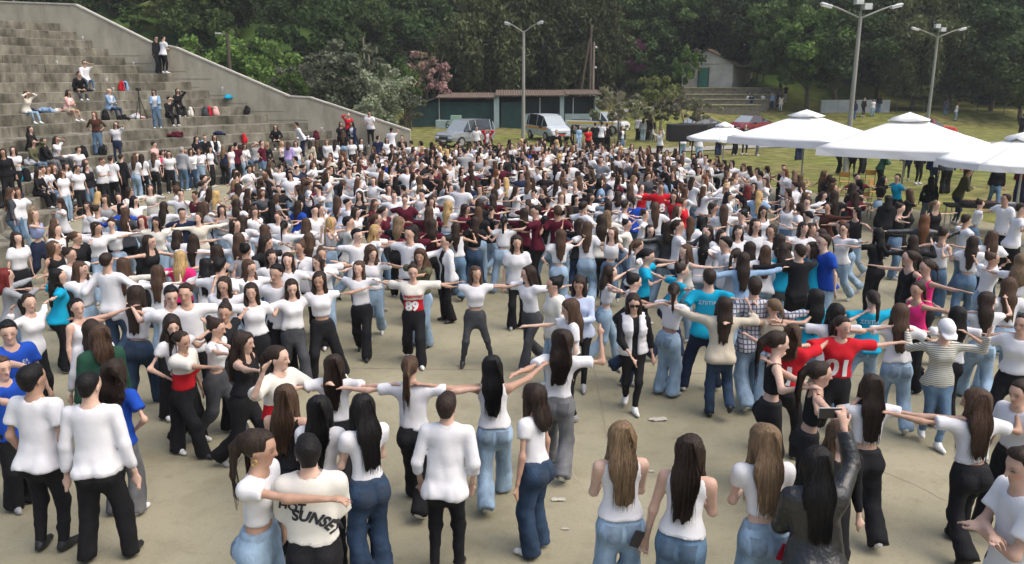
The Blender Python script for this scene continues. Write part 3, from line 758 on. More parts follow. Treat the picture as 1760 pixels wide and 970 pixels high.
mb = MB(); mb.add([(x, y, .004) for x, y in poly], [tuple(reversed(range(len(poly))))])
floor = tag(mb.build('dance_floor', floor_m), 'worn tan concrete floor of the open-air arena', kind='structure')
# expansion joints between the cast slabs and a few cracks
jm = mat('joint', (.235, .205, .145), .95); lm_ = mat('crack_filler', (.40, .36, .26), .95)
def strip(pts, wd, z):
    vs = []; fs = []
    for i, p in enumerate(pts):
        a = Vector(pts[max(0, i - 1)]); b = Vector(pts[min(len(pts) - 1, i + 1)]); t = (b - a).normalized(); nn = Vector((-t.y, t.x)) * wd / 2
        vs += [(p[0] + nn.x, p[1] + nn.y, z), (p[0] - nn.x, p[1] - nn.y, z)]
        if i: fs.append((2 * i - 2, 2 * i - 1, 2 * i + 1, 2 * i))
    return vs, fs
for k, (a, b) in enumerate([((-7.4, -6), (-3.2, 33)), ((.6, -6), (2.2, 36)), ((8.6, -6), (7.4, 33)), ((-16, 12.6), (17, 11.2)), ((-13, 19.4), (15, 18.6)), ((-18, 6.4), (22, 5.5))]):
    n = 26; pts = [(a[0] + (b[0] - a[0]) * i / n + random.uniform(-.012, .012), a[1] + (b[1] - a[1]) * i / n + random.uniform(-.012, .012)) for i in range(n + 1)]
    mb = MB(); mb.add(*strip(pts, .016, .008)); mb.build('expansion_joint', jm, floor)
for pxs in ([(1480, 795), (1530, 815), (1590, 842), (1640, 868), (1700, 890)], [(945, 745), (968, 772), (985, 815), (1002, 838)], [(80, 800), (140, 780), (210, 770)]):
    pts = []
    for a, b in zip(pxs[:-1], pxs[1:]):
        A = at_z(*a, 0); B = at_z(*b, 0)
        pts += [(A.x + (B.x - A.x) * t + random.uniform(-.02, .02), A.y + (B.y - A.y) * t + random.uniform(-.02, .02)) for t in (0, .25, .5, .75)]
    mb = MB(); mb.add(*strip(pts, .011, .0085)); mb.build('crack', lm_, floor)
# low steps the nearest onlookers stand on
fs_ = empty('front_steps', (0, 0, 0)); tag(fs_, 'low concrete steps under the nearest onlookers', 'steps')
for zt, ye in ((.35, 6.12), (.70, 4.85)): MB().box((0, (ye - 6) / 2, zt - .2), (44, ye + 6, .4)).build('step', floor_m, fs_, bevel=.02)
MB().box((0, -3, .2), (44, 5.9, .36)).build('step_core', floor_m, fs_)
# gravel tracks
pm = mat('track', (.30, .285, .25), .95, .15, 2, .4, 40)
def track(name, pts, wd, label):
    vs = []; fs = []; P2 = []
    for a, b in zip(pts[:-1], pts[1:]):
        for i in range(8): P2.append((a[0] + (b[0] - a[0]) * i / 8, a[1] + (b[1] - a[1]) * i / 8))
    P2.append(pts[-1])
    for i, p in enumerate(P2):
        a = Vector(P2[max(0, i - 1)]); b = Vector(P2[min(len(P2) - 1, i + 1)]); t = (b - a).normalized(); nn = Vector((-t.y, t.x))
        for j in range(5):
            q = Vector(p) + nn * wd * (j / 4 - .5); vs.append((q.x, q.y, terrain(q.x, q.y) + .05))
        if i: fs += [((i - 1) * 5 + j, i * 5 + j, i * 5 + j + 1, (i - 1) * 5 + j + 1) for j in range(4)]
    mb = MB(); mb.add(vs, fs, 0, True); tag(mb.build(name, pm), label, kind='structure')
track('path', [(-30, 49), (-6, 48), (6, 50), (15, 54), (26, 58), (40, 60), (70, 62)], 2.6, 'grey gravel track across the field behind the crowd')
track('road', [(3, 74), (8, 77), (13, 81), (19, 87), (22, 99), (12, 112)], 2.6, 'pale track climbing the slope beside the shed')

# ---- curved concrete seating
CX, CY, WY = -1.9, 27.7, 41.0
def tier_r(k): return 15.6 - .57 * (k - 13) if k >= 13 else 16.72 + .604 * (12 - k) if k >= 7 else 20.88 + .596 * (6 - k)
def tier_z(k): return 2.28 + .39 * (13 - k)
def tier_at_px(u, v, k): return at_z(u, v, tier_z(k))
tm = concrete_mat('tier_concrete', (.36, .338, .27), (.235, .22, .175), [(1.7, .36, .6, (.4, .39, .37, 1), 'MULTIPLY', (1, 1, .55)), (.45, .34, .58, (.58, .59, .57, 1)), (6, .35, .6, (.7, .7, .68, 1), 'MULTIPLY', (1, 1, .2)), (14, .3, .5, (.85, .85, .84, 1))], 1.0)
n_ = tm.node_tree.nodes; l_ = tm.node_tree.links; b_ = n_['Principled BSDF']; src = b_.inputs['Base Color'].links[0].from_socket
oi = n_.new('ShaderNodeObjectInfo'); mr = n_.new('ShaderNodeMapRange'); mr.inputs[3].default_value = .95; mr.inputs[4].default_value = 1.04; l_.new(oi.outputs['Random'], mr.inputs[0])
vm = n_.new('ShaderNodeVectorMath'); vm.operation = 'SCALE'; l_.new(src, vm.inputs[0]); l_.new(mr.outputs[0], vm.inputs['Scale']); l_.new(vm.outputs[0], b_.inputs['Base Color'])
stand = empty('concrete_grandstand', (CX, CY, 0)); tag(stand, 'weathered curved concrete seating tiers rising on the left', 'grandstand')
for k in range(1, 19):
    r0 = tier_r(k); r1 = (tier_r(k - 1) + .08) if k > 1 else r0 + 2.2; z1 = tier_z(k); z0 = z1 - .47 if k < 18 else 0
    te = empty('tier', (0, 0, 0)); te.parent = stand
    a0 = math.pi - math.asin(min(.98, (WY - CY - .02) / r0)); a1 = R_(226)
    n = max(4, int((a1 - a0) * r0 / 4.6)); cuts = [a0 + (a1 - a0) * (i + (random.uniform(-.22, .22) if 0 < i < n else 0)) / n for i in range(n + 1)]
    for i in range(n):
        p, q = cuts[i] + .0005, cuts[i + 1] - .0005; m = 9; vs = []; fs = []
        dz = random.uniform(-.003, .003); dr = random.uniform(-.004, .004); ch = .012 + random.random() * .014
        for j in range(m + 1):
            a = p + (q - p) * j / m; c, s = math.cos(a), math.sin(a)
            def lim(r):       # stop at the parapet wall
                x, y = r * c, r * s
                return (x, min(y, WY - CY - .012))
            for r, z in ((r0 + dr, z0), (r0 + dr, z1 + dz - ch), (r0 + dr + ch, z1 + dz), (r1, z1 + dz), (r1, z0)): vs.append((*lim(r), z))
        for j in range(m):
            for e in range(4): fs.append((j * 5 + e, j * 5 + e + 1, (j + 1) * 5 + e + 1, (j + 1) * 5 + e))
        fs += [(0, 4, 3, 2, 1), tuple(m * 5 + e for e in range(5))]
        mb = MB(); mb.add(vs, fs); mb.build('concrete_block', tm, te)
# rounded concrete stump ends of the lower tiers are hidden in the crowd; solid fill below
vs = []; fs = []
for i in range(25):
    for k in range(18, 0, -1):
        q0 = math.pi - math.asin(min(.98, (WY - CY - .1) / (tier_r(k) + .3))); a = q0 + (R_(225.9) - q0) * i / 24; c, s = math.cos(a), math.sin(a); y = (tier_r(k) + .3) * s; vs.append(((tier_r(k) + .3) * c, y, max(0, tier_z(k) - .42)))
for i in range(24):
    for k in range(17): fs.append((i * 18 + k, i * 18 + k + 1, (i + 1) * 18 + k + 1, (i + 1) * 18 + k))
mb = MB(); mb.add(vs, fs); mb.build('core', tm, stand)
# ---- sloping parapet wall closing the seating
wm = concrete_mat('wall_concrete', (.44, .41, .325), (.36, .335, .265), [(1.6, .3, .55, (.72, .72, .71, 1), 'MULTIPLY', (1, 1, .3)), (.6, .35, .6, (.82, .82, .81, 1))], .5)
def wp(u, v): p = at_y(u, v, WY); return (p.x, p.z)
prof = [wp(-60, 2), wp(128, 9), wp(258, 74), wp(301, 83), wp(497, 167), wp(532, 169), wp(705, 226)]
poly = prof + [(prof[-1][0], -.3), (prof[0][0], -.3)]
wl = empty('parapet_wall', (prof[-1][0], WY, 0)); tag(wl, 'pale concrete end wall sloping down beside the seating tiers', 'wall')
mb = MB(); mb.prism([(x - prof[-1][0], z) for x, z in reversed(poly)], 0, .32, 'y'); mb.build('wall_slab', wm, wl)
cm = mat('coping', (.42, .40, .34), .9, .15, 3)
for a, b in zip(prof[:-1], prof[1:]):
    d = Vector((b[0] - a[0], b[1] - a[1])); L = d.length; ang = math.atan2(d.y, d.x)
    M = Matrix.Rotation(-ang, 3, 'Y'); c = ((a[0] + b[0]) / 2 - prof[-1][0], .16, (a[1] + b[1]) / 2 + .035)
    MB().box((0, 0, 0), (L - .01, .40, .07), mtx=M).build('coping_stone', cm, wl, c)
for v in (85, 98, 112, 125, 139, 153, 167, 181, 196):       # horizontal shutter-board lines
    x1 = None
    z = at_y(400, v, WY).z
    for (ax, az), (bx, bz) in zip(prof[:-1], prof[1:]):
        if az >= z >= bz: x1 = ax + (bx - ax) * (az - z) / (az - bz + 1e-6)
    if x1: MB().box((x1 - .5 - prof[-1][0] - 3.2 + random.uniform(-.4, .1), -.004, z - .3), (random.uniform(2, 6), .012, .018)).build('board_line', mat('board_line', (.17, .16, .135), .95), wl)
p = tier_at_px(4, 43, 1)
t = empty('board', (p.x - .4, p.y, tier_z(1))); tag(t, 'pale blue panelled board standing on the top tier', 'board')
bmq = mat('pale_panel', (.52, .60, .68), .6, .05)
for i in range(3): MB().box((0, 0, .17 + i * .37), (2.4, .05, .355)).build('panel', bmq, t)
for s in (-1, 1): MB().box((s * 1.1, .06, .57), (.07, .07, 1.14)).build('post', mat('steel_grey', (.3, .31, .32), .5), t)

# ---- plants
def leaf_mat(name, c1, c2, sc=.5):
    m = mat(name, c1, .75, .2, sc, col2=c2, spec=.2, detail=6)
    n = m.node_tree.nodes; l = m.node_tree.links; b = n['Principled BSDF']; src = b.inputs['Base Color'].links[0].from_socket
    oi = n.new('ShaderNodeObjectInfo'); hs = n.new('ShaderNodeHueSaturation'); l.new(src, hs.inputs['Color'])
    a = n.new('ShaderNodeMapRange'); a.inputs[3].default_value = .5; a.inputs[4].default_value = 1.65; l.new(oi.outputs['Random'], a.inputs[0]); l.new(a.outputs[0], hs.inputs['Value'])
    l.new(hs.outputs[0], b.inputs['Base Color'])
    tr = n.new('ShaderNodeBsdfTranslucent'); l.new(hs.outputs[0], tr.inputs[0]); mx = n.new('ShaderNodeMixShader'); mx.inputs[0].default_value = .25
    l.new(b.outputs[0], mx.inputs[1]); l.new(tr.outputs[0], mx.inputs[2]); l.new(mx.outputs[0], n['Material Output'].inputs[0]); return m
def crown_mesh(name, shape, nclump, per, leaf, m, seed, spread=.42, droop=0.0, hollow=.35):
    """shape (rx, ry, rz): leaves gathered in clumps through an uneven ellipsoid, base at z = 0"""
    r = np.random.default_rng(seed); rx, ry, rz = shape
    d = r.normal(size=(nclump, 3)); d /= np.linalg.norm(d, axis=1)[:, None]; rad = (hollow + (1 - hollow) * r.random(nclump) ** .5) * (1 + .22 * np.sin(d[:, 0] * 5 + seed) * np.cos(d[:, 2] * 4) )
    C = d * rad[:, None] * np.array([rx, ry, rz]) + np.array([0, 0, rz * .95])
    cs = spread * (.6 + .9 * r.random(nclump)) * min(rx, rz) * .55
    idx = np.repeat(np.arange(nclump), per); o = r.normal(size=(len(idx), 3)); o /= np.linalg.norm(o, axis=1)[:, None] + 1e-6
    o *= (r.random(len(idx)) ** .45)[:, None]; o[:, 2] *= .72; P = C[idx] + o * cs[idx][:, None]
    if droop: P[:, 2] -= droop * r.random(len(idx)) ** 2 * 2
    P[:, 2] = np.maximum(P[:, 2], .1)
    a = r.normal(size=(len(P), 3)); a += o * .8 + np.array([0, 0, .5]); a /= np.linalg.norm(a, axis=1)[:, None]
    t = r.normal(size=(len(P), 3)); 
    if droop: t[:, 2] *= 3
    t = np.cross(a, t); t /= np.linalg.norm(t, axis=1)[:, None] + 1e-6; b = np.cross(a, t)
    s = leaf * (.6 + .8 * r.random(len(P)))[:, None]; el = 1.0 if not droop else 1.7
    V = np.stack([P - t * s * .5, P - b * s * .75 * el, P + t * s * .5, P + b * s * .75 * el], 1).reshape(-1, 3)
    return np_mesh(name, V, np.arange(len(V)).reshape(-1, 4), [m], smooth=False)
bark = mat('bark', (.085, .065, .048), .95, .3, 3, .6, 12, stretch=(3, 3, .5)); bark_pale = mat('bark_pale', (.22, .18, .14), .9, .3, 3, .5, 12, stretch=(3, 3, .5))
def trunk_mesh(h, r0, limbs, seed, stems=1, spread=.35, m=None):
    rg = random.Random(seed); mb = MB()
    for s in range(stems):
        q = rg.uniform(0, 6.28); ox, oy = (math.cos(q) * .25 * (stems > 1), math.sin(q) * .25 * (stems > 1)); lean = spread * .6 if stems > 1 else .06
        top = (ox + math.cos(q) * h * lean, oy + math.sin(q) * h * lean, h)
        mid = (ox + math.cos(q) * h * lean * .35 + rg.uniform(-.1, .1), oy + math.sin(q) * h * lean * .35, h * .5)
        mb.tube([(ox, oy, -.3), (ox, oy, .1), mid, top], [r0 * 1.3, r0, r0 * .8, r0 * .4], 7)
        for i in range(limbs):
            z = h * rg.uniform(.35, .95); a = rg.uniform(0, 6.28); L = h * rg.uniform(.25, .5); f = z / h
            b = Vector((ox, oy, 0)).lerp(Vector(top), f); b.z = z
            e = b + Vector((math.cos(a) * L * spread * 2, math.sin(a) * L * spread * 2, L * .7))
            mb.tube([b, (b + e) / 2 + Vector((0, 0, .1 * L)), e], [r0 * .5, r0 * .35, r0 * .15], 5, cap=False)
    me = bpy.data.meshes.new('trunk'); me.from_pydata(mb.v, [], mb.f); me.materials.append(m or bark); me.polygons.foreach_set('use_smooth', mb.sm); me.update(); return me
LM = {'dark': leaf_mat('leaf_dark', (0.059, 0.096, 0.031), (0.025, 0.045, 0.015)), 'mid': leaf_mat('leaf_mid', (0.088, 0.130, 0.040), (0.040, 0.066, 0.021)),
      'bright': leaf_mat('leaf_bright', (0.125, 0.198, 0.046), (0.060, 0.109, 0.025)), 'olive': leaf_mat('leaf_olive', (0.240, 0.268, 0.188), (0.144, 0.171, 0.104)), 'brown': leaf_mat('leaf_brownish', (0.135, 0.155, 0.062), (0.070, 0.085, 0.035)), 'pink': leaf_mat('blossom_pink', (0.360, 0.200, 0.220), (0.150, 0.130, 0.070)), 'judas': leaf_mat('blossom_purple', (0.220, 0.055, 0.150), (0.080, 0.030, 0.050)),
      'grey': leaf_mat('leaf_greyish', (0.178, 0.194, 0.109), (0.105, 0.098, 0.063)), 'yellow': leaf_mat('leaf_yellowish', (0.232, 0.256, 0.078), (0.112, 0.140, 0.042))}
CR = {}
def crown(kind, var):
    key = (kind, var)
    if key not in CR:
        sd = hash(kind) % 7 * 0 + sum(map(ord, kind)) + var * 13
        cfg = {'dark': ((4.6, 4.4, 4.4), 54, 190, .25, 'dark', {}), 'mid': ((4.2, 4.0, 3.9), 52, 190, .25, 'mid', {}), 'bright': ((3.6, 3.5, 3.1), 48, 170, .22, 'bright', {}),
               'olive': ((2.3, 2.2, 1.9), 44, 120, .13, 'olive', dict(spread=.36)), 'brown': ((4.4, 4.2, 6.2), 70, 170, .2, 'brown', dict(droop=.9)), 'pink': ((1.9, 1.8, 1.5), 26, 90, .16, 'pink', dict(spread=.4)),
               'judas': ((2.2, 2.0, 2.5), 30, 80, .2, 'judas', dict(spread=.5)), 'grey': ((2.0, 1.9, 1.15), 44, 60, .13, 'grey', dict(spread=.42, hollow=.5)), 'shrub': ((1.3, 1.2, 1.15), 26, 100, .14, 'bright', {}), 'yshrub': ((2.0, 1.8, 1.6), 34, 110, .17, 'yellow', dict(spread=.4)), 'ivy': ((1.8, .9, 1.0), 30, 90, .17, 'bright', {})}[kind]
        CR[key] = crown_mesh('crown', *cfg[0:4], LM[cfg[4]], sd, **cfg[5])
    return CR[key]
def tree(name, kind, var, loc, h, rz, sc, label, th=None, stems=1, cat='tree', group=None, limbs=4, r0=.16, bm=None, spread=.35):
    """h: height of the crown's lower edge above the ground"""
    z = terrain(loc[0], loc[1]) if len(loc) < 3 else loc[2]
    t = empty(name, (loc[0], loc[1], z), rz); tag(t, label, cat, group)
    c = link('crown' if cat == 'tree' else 'foliage', crown(kind, var), t, (0, 0, h)); c.scale = sc if isinstance(sc, tuple) else (sc, sc, sc)
    s0 = sc[2] if isinstance(sc, tuple) else sc
    link('trunk' if cat == 'tree' else 'stem', trunk_mesh(h + (th or 2.2 * s0), r0, limbs, var * 7 + int(loc[0] * 3), stems, spread, bm), t)
    return t
def tp(u, v, Y):       # where a tree whose base shows at pixel v stands
    p = at_y(u, v, Y); return (p.x, p.y)
# ------------------------------------------------------------------ trees one can tell apart
TREES = [  # u, Y, kind, var, crown base, scale, label
 (462, 69, 'bright', 0, 1.2, .95, 'round bright green tree above the sloping parapet wall'),
 (112, 66, 'dark', 0, 3.6, .7, 'dark treetop overhanging the high end of the parapet wall'),
 (345, 74, 'mid', 0, 1.0, .75, 'mid green tree behind the two people on the upper tier'),
 (395, 80, 'dark', 1, 1.5, .95, 'dark tree behind the leaning utility pole with a lamp'),
 (540, 78, 'dark', 2, 2.0, 1.0, 'broad dark tree above the grey-green olive trees'),
 (615, 84, 'mid', 1, 2.2, 1.0, 'mid green tree behind the two thin grey poles'),
 (690, 86, 'dark', 0, 2.0, .95, 'dark tree rising behind the pink blossom tree'),
 (760, 90, 'mid', 2, 2.0, .95, 'pale mid green tree up the slope left of the drooping trees'),
 (842, 84, 'brown', 0, 1.6, 1.0, 'tall drooping brownish tree above the shed roof'),
 (915, 86, 'brown', 1, 1.4, 1.1, 'tall drooping olive-brown tree behind the near lamp post'),
 (988, 88, 'brown', 2, 1.6, 1.05, 'drooping brownish tree beside the wooden utility pole'),
 (1052, 95, 'mid', 0, 1.8, .95, 'mid green tree left of the purple blossom tree'),
 (1120, 97, 'dark', 1, 1.8, 1.0, 'dark tree behind the purple blossom tree'),
 (1185, 95, 'mid', 1, 2.2, .9, 'dark leafy tree behind the ivy-covered hut'),
 (1240, 99, 'dark', 2, 2.5, .95, 'dark tree above the hut roof'),
 (1345, 86, 'mid', 2, 2.9, .95, 'large green tree spreading over the hut roof'),
 (1392, 82, 'bright', 1, 2.6, 1.15, 'yellowish green tree right of the hut'),
 (1440, 82, 'dark', 0, 2.2, 1.0, 'dark tree behind the tallest lamp post'),
 (1510, 86, 'dark', 1, 2.0, 1.05, 'dark tree between the two tall lamp posts'),
 (1575, 83, 'brown', 1, 1.5, .85, 'brownish dark tree left of the far lamp post'),
 (1640, 84, 'dark', 2, 1.6, 1.05, 'dark tree right of the far lamp post'),
 (1712, 82, 'dark', 0, 1.5, 1.0, 'dark tree near the right end of the field'),
 (1765, 78, 'mid', 1, 1.0, .9, 'green tree at the right edge of the field'),
]
for u, Y, kind, var, h, sc, lb in TREES:
    x, y = tp(u, 120, Y); tree('tree', kind, var, (x, y), h, random.uniform(0, 6.28), (sc * random.uniform(.95, 1.1), sc, sc * random.uniform(.95, 1.15)), lb, group='trees on the wooded slope', r0=.22)
for u, Y, s, h, lb in ((520, 57, .95, 1.6, 'grey-green olive tree at the left end of the olive bank'), (548, 56, 1.25, 1.4, 'grey-green olive tree nearest the round shrub'), (592, 58, 1.42, 1.5, 'tallest grey-green olive tree behind the parapet wall'), (645, 57, 1.2, 1.2, 'grey-green olive tree left of the pale small tree')):
    x, y = tp(u, 200, Y); tree('olive_tree', 'olive', int(u) % 3, (x, y), h, u, s, lb, stems=3, group='olive trees behind the wall', r0=.1)
x, y = tp(505, 170, 49); tree('shrub', 'shrub', 0, (x, y), 2.3, 1, (.85, .8, 1.15), 'bright green upright shrub just behind the parapet wall', cat='shrub', r0=.07)
x, y = tp(738, 200, 77); tree('blossom_tree', 'pink', 0, (x, y), 2.2, 0, (1.25, 1.2, 1.3), 'pink blossoming tree beside the shed roof', stems=3, r0=.08)
x, y = tp(706, 200, 72); tree('green_tree', 'shrub', 1, (x, y), 2.3, 2, (1.1, 1, 1.5), 'small bright green tree left of the pink blossom tree', r0=.08)
x, y = tp(692, 200, 60); tree('pale_tree', 'olive', 2, (x, y), 1.2, 2.4, (.8, .8, .75), 'pale grey-green small tree at the end of the shed', stems=3, r0=.07)
x, y = tp(1087, 160, 92); tree('purple_tree', 'judas', 0, (x, y), 3.0, 0, .85, 'purple blossoming tree on the dark slope', stems=2, r0=.09)
for u, Y, s, lb in ((1063, 57, 1.05, 'broad grey-leaved small tree with thin stems beside the pickup'), (1132, 58.5, .68, 'narrow grey-leaved small tree with a leaning stem'), (1186, 60, .88, 'grey-leaved small tree with thin stems above the dark car')):
    x, y = tp(u, 230, Y); tree('small_tree', 'grey', int(u) % 2, (x, y), 1.45, u, (s, s, s * .95), lb, stems=5, r0=.035, limbs=3, bm=bark_pale, group='small thin-stemmed trees', spread=.45)
x, y = tp(1130, 160, 76); tree('yellow_shrub', 'yshrub', 0, (x, y), .25, 0, (.95, .9, .95), 'yellow-green bushy shrub below the hut', stems=3, cat='shrub', r0=.05)
x, y = tp(1165, 160, 80); tree('dark_shrub', 'yshrub', 1, (x, y), .3, 2, (.55, .5, .6), 'darker shrub between the yellow-green bush and the hut', stems=2, cat='shrub', r0=.05)
def slope_hit(u, v):
    d = ray(u, v); t = 45.0
    while t < 200:
        if ZC + d[2] * t < terrain(d[0] * t, d[1] * t): break
        t += .5
    return d[0] * t, d[1] * t
for u, v, s, lb in ((190, 30, 1.0, 'bright green bush on the open slope above the parapet wall'), (238, 52, .8, 'low bush on the slope left of the two people on the upper tier'), (272, 34, 1.2, 'round green bush above the two people on the upper tier'), (306, 58, 1.0, 'green bush right of the two people on the upper tier'), (335, 40, 1.3, 'leafy bush on the slope left of the wooden lamp pole'), (165, 14, .9, 'small green bush near the top of the open slope'), (222, 12, 1.3, 'yellowish bush at the top of the open slope'), (295, 14, 1.5, 'large green bush at the top of the slope above the two people'), (350, 70, 1.1, 'low bush behind the wall left of the lamp pole')):
    x, y = slope_hit(u, v); tree('slope_bush', 'yshrub' if int(u) % 3 == 0 else 'shrub', int(u) % 2, (x, y), .0, u, (s * 1.7, s * 1.5, s * 1.2), lb, cat='bush', r0=.06, group='bushes on the open slope')
# the wood further up the slope: instances scattered over points
def forest():
    pts = []; rg = random.Random(5)
    for row, (Y, st) in enumerate(((92, 6.0), (99, 6.2), (107, 6.5), (116, 7), (126, 8))):
        x = -75
        while x < 85:
            xx = x + rg.uniform(-1.6, 1.6); yy = Y + rg.uniform(-2.5, 2.5) - (22 if xx < -22 else 0)
            u = proj(xx, yy, 12)[0]
            if not (1272 < u < 1298 and Y > 90) and not (90 < u < 345 and row < 3): pts.append((xx, yy, terrain(xx, yy) + rg.uniform(-.4, 1.4)))
            x += st + rg.uniform(-1, 1)
    me = bpy.data.meshes.new('forest'); me.from_pydata(pts, [], []); me.update(); o = link('forest', me)
    tag(o, 'dense dark green wood covering the slope behind', 'wood', kind='stuff')
    g = bpy.data.node_groups.new('forest_scatter', 'GeometryNodeTree')
    g.interface.new_socket('Geometry', in_out='INPUT', socket_type='NodeSocketGeometry'); g.interface.new_socket('Geometry', in_out='OUTPUT', socket_type='NodeSocketGeometry')
    n = g.nodes; l = g.links; gi = n.new('NodeGroupInput'); go = n.new('NodeGroupOutput'); jn = n.new('GeometryNodeGeometryToInstance')
    for k, v in (('dark', 0), ('dark', 1), ('mid', 0), ('mid', 1), ('mid', 2), ('dark', 2), ('bright', 0)):
        src = next(ob for ob in bpy.data.objects if ob.data is crown(k, v)); oi = n.new('GeometryNodeObjectInfo'); oi.inputs[0].default_value = src; l.new(oi.outputs['Geometry'], jn.inputs[0])
    ip = n.new('GeometryNodeInstanceOnPoints'); l.new(gi.outputs[0], ip.inputs['Points']); l.new(jn.outputs[0], ip.inputs['Instance']); ip.inputs['Pick Instance'].default_value = True
    def rv(lo, hi, t='FLOAT', seed=0):
        r = n.new('FunctionNodeRandomValue'); r.data_type = t
        ins = [s for s in r.inputs if s.enabled or True]
        if t == 'FLOAT': r.inputs[2].default_value = lo; r.inputs[3].default_value = hi; r.inputs[8].default_value = seed; return r.outputs[1]
        if t == 'INT': r.inputs[4].default_value = lo; r.inputs[5].default_value = hi; r.inputs[8].default_value = seed; return r.outputs[2]
        r.inputs[0].default_value = lo; r.inputs[1].default_value = hi; r.inputs[8].default_value = seed; return r.outputs[0]
    l.new(rv(0, 6, 'INT', 3), ip.inputs['Instance Index']); l.new(rv((0, 0, 0), (0, 0, 6.28), 'FLOAT_VECTOR', 1), ip.inputs['Rotation']); l.new(rv(.75, 1.2, 'FLOAT', 2), ip.inputs['Scale'])
    l.new(ip.outputs[0], go.inputs[0]); md = o.modifiers.new('scatter', 'NODES'); md.node_group = g
forest()

# ------------------------------------------------------------------ shed behind the cars
def tile_roof(mb, x0, x1, y0, z0, y1, z1, step=.22):
    n = int((x1 - x0) / step * 4); vs = []; fs = []
    for i in range(n + 1):
        x = x0 + (x1 - x0) * i / n; b = .05 * abs(math.sin(math.pi * i / 4))
        for y, z in ((y0, z0), (y1, z1), (y1, z1 - .09), (y0, z0 - .09)): vs.append((x, y, z + (b if z > -9 else 0)))
        if i:
            for e in range(4): fs.append(((i - 1) * 4 + e, (i - 1) * 4 + (e + 1) % 4, i * 4 + (e + 1) % 4, i * 4 + e))
    return mb.add(vs, fs)
SY = 74.0
def sx_(u): return at_y(u, 200, SY).x
def sz_(v): return at_y(900, v, SY).z
tilem = mat('roof_tile', (.16, .11, .08), .9, .35, 2.5, .3, 20, col2=(.10, .08, .06)); netm = mat('dark_netting', (.012, .045, .042), .85, .3, 1.5, .4, 60); bluep = mat('pale_blue_plaster', (.26, .34, .34), .85, .15, 1.2); darkw = mat('shed_back', (.02, .028, .03), .9)
shed = empty('shed', (sx_(880), SY, 0)); tag(shed, 'long low shed with tiled roof and dark green netting', 'shed')
O = sx_(880)
def shx(u): return sx_(u) - O
def SB(name, u0, u1, v0, v1, m, y=0.0, th=.1): return MB().box(((shx(u0) + shx(u1)) / 2, y, (sz_(v0) + sz_(v1)) / 2), (abs(shx(u1) - shx(u0)), th, abs(sz_(v1) - sz_(v0)))).build(name, m, shed)
SB('back_wall', 702, 1030, 168, 224, darkw, 4.0); SB('side_wall', 1022, 1030, 166, 222, bluep, 2.0, 4.0)
for u0, u1 in ((704, 753), (757, 850), (861, 900)): SB('netting_panel', u0, u1, 176, 223, netm, .25, .04)
for u0, u1 in ((900, 962), (971, 1021)): SB('netting_panel', u0, u1, 172, 200, mat('netting_open', (.018, .028, .028), .9), .9, .04); SB('parapet', u0, u1, 196, 218, bluep, .2, .16)
for u0, u1 in ((849, 858), (962, 969)): SB('column', u0, u1, 164, 222, bluep, 0, .4)
for u in (755, 928, 985): SB('post', u - .7, u + .7, 168, 220, mat('post_pale', (.4, .42, .42), .7), .1, .06)
for u0, u1, va, vb in ((750, 853, 167.5, 163), (851, 976, 164, 158), (972, 1033, 162, 157.5)):
    mb = MB(); tile_roof(mb, shx(u0), shx(u1), -.5, sz_(va), 4.3, sz_(vb) + .08); mb.build('tile_roof', tilem, shed)
MB().box((0, 0, 0), (3.1, 4.4, .06), mtx=Matrix.Rotation(-.34, 3, 'Y')).build('lean_to_roof', mat('tin_roof', (.12, .12, .10), .8), shed, (shx(727), 2, sz_(177)))
b6 = empty('painted_box', (sx_(771), SY - 1.0, .0)); tag(b6, 'pale box with a dark number six beside the shed', 'box')
MB().box((-.4, 0, .42), (1.3, .8, .84)).build('box_body', bluep, b6, bevel=.02); MB().box((.72, .05, .62), (.92, .8, 1.24)).build('crate', mat('pale_green', (.22, .36, .28), .8), b6, bevel=.02)
def text_mesh(txt, size, m, align='CENTER'):
    c = bpy.data.curves.new('print', 'FONT'); c.body = txt; c.size = size; c.align_x = align; c.align_y = 'CENTER'; c.extrude = .002; c.resolution_u = 3
    o = bpy.data.objects.new('print', c); COL.objects.link(o); dg = bpy.context.evaluated_depsgraph_get(); dg.update(); me = bpy.data.meshes.new_from_object(o.evaluated_get(dg)); bpy.data.objects.remove(o)
    me.materials.clear(); me.materials.append(m); return me
ink = mat('ink_dark', (.02, .02, .022), .8)
t6 = link('number', text_mesh('6', .95, ink), b6, (.0, -.41, .44)); t6.rotation_euler = (math.pi / 2, 0, 0)

# ------------------------------------------------------------------ hut with steps
hut = empty('hut', (*tp(1214, 150, 88), 0), R_(-30)); hz = at_y(1214, 150, 88).z; hut.location.z = hz
tag(hut, 'pale gabled hut with green door and brown tiled roof', 'hut')
hw, hd, eh, rh = 2.7, 8.0, 2.35, 3.75; plaster = mat('plaster', (.46, .44, .38), .9, .2, .9, .2, 30)
MB().prism([(-hw, -.8), (hw, -.8), (hw, eh), (0, rh), (-hw, eh)], 0, hd, 'y').build('wall', plaster, hut)
for s in (-1, 1):
    mb = MB(); L = math.hypot(hw + .3, rh - eh); n = 30; vs = []; fs = []
    for i in range(n + 1):
        y = -.3 + (hd + .6) * i / n; b = .03 * (i % 2)
        vs += [(0, y, rh + .1 + b), (s * (hw + .35), y, eh - .1 + b), (s * (hw + .35), y, eh - .18), (0, y, rh + .02)]
        if i:
            for e in range(4): fs.append(((i - 1) * 4 + e, (i - 1) * 4 + (e + 1) % 4, i * 4 + (e + 1) % 4, i * 4 + e))
    mb.add(vs, fs); mb.build('roof', mat('old_tile', (.22, .15, .10), .9, .3, 2), hut)
d = MB().box((-.35, -.03, .98), (1.0, .08, 2.0)).build('door', mat('green_paint', (.03, .16, .11), .6, .15, 3), hut)
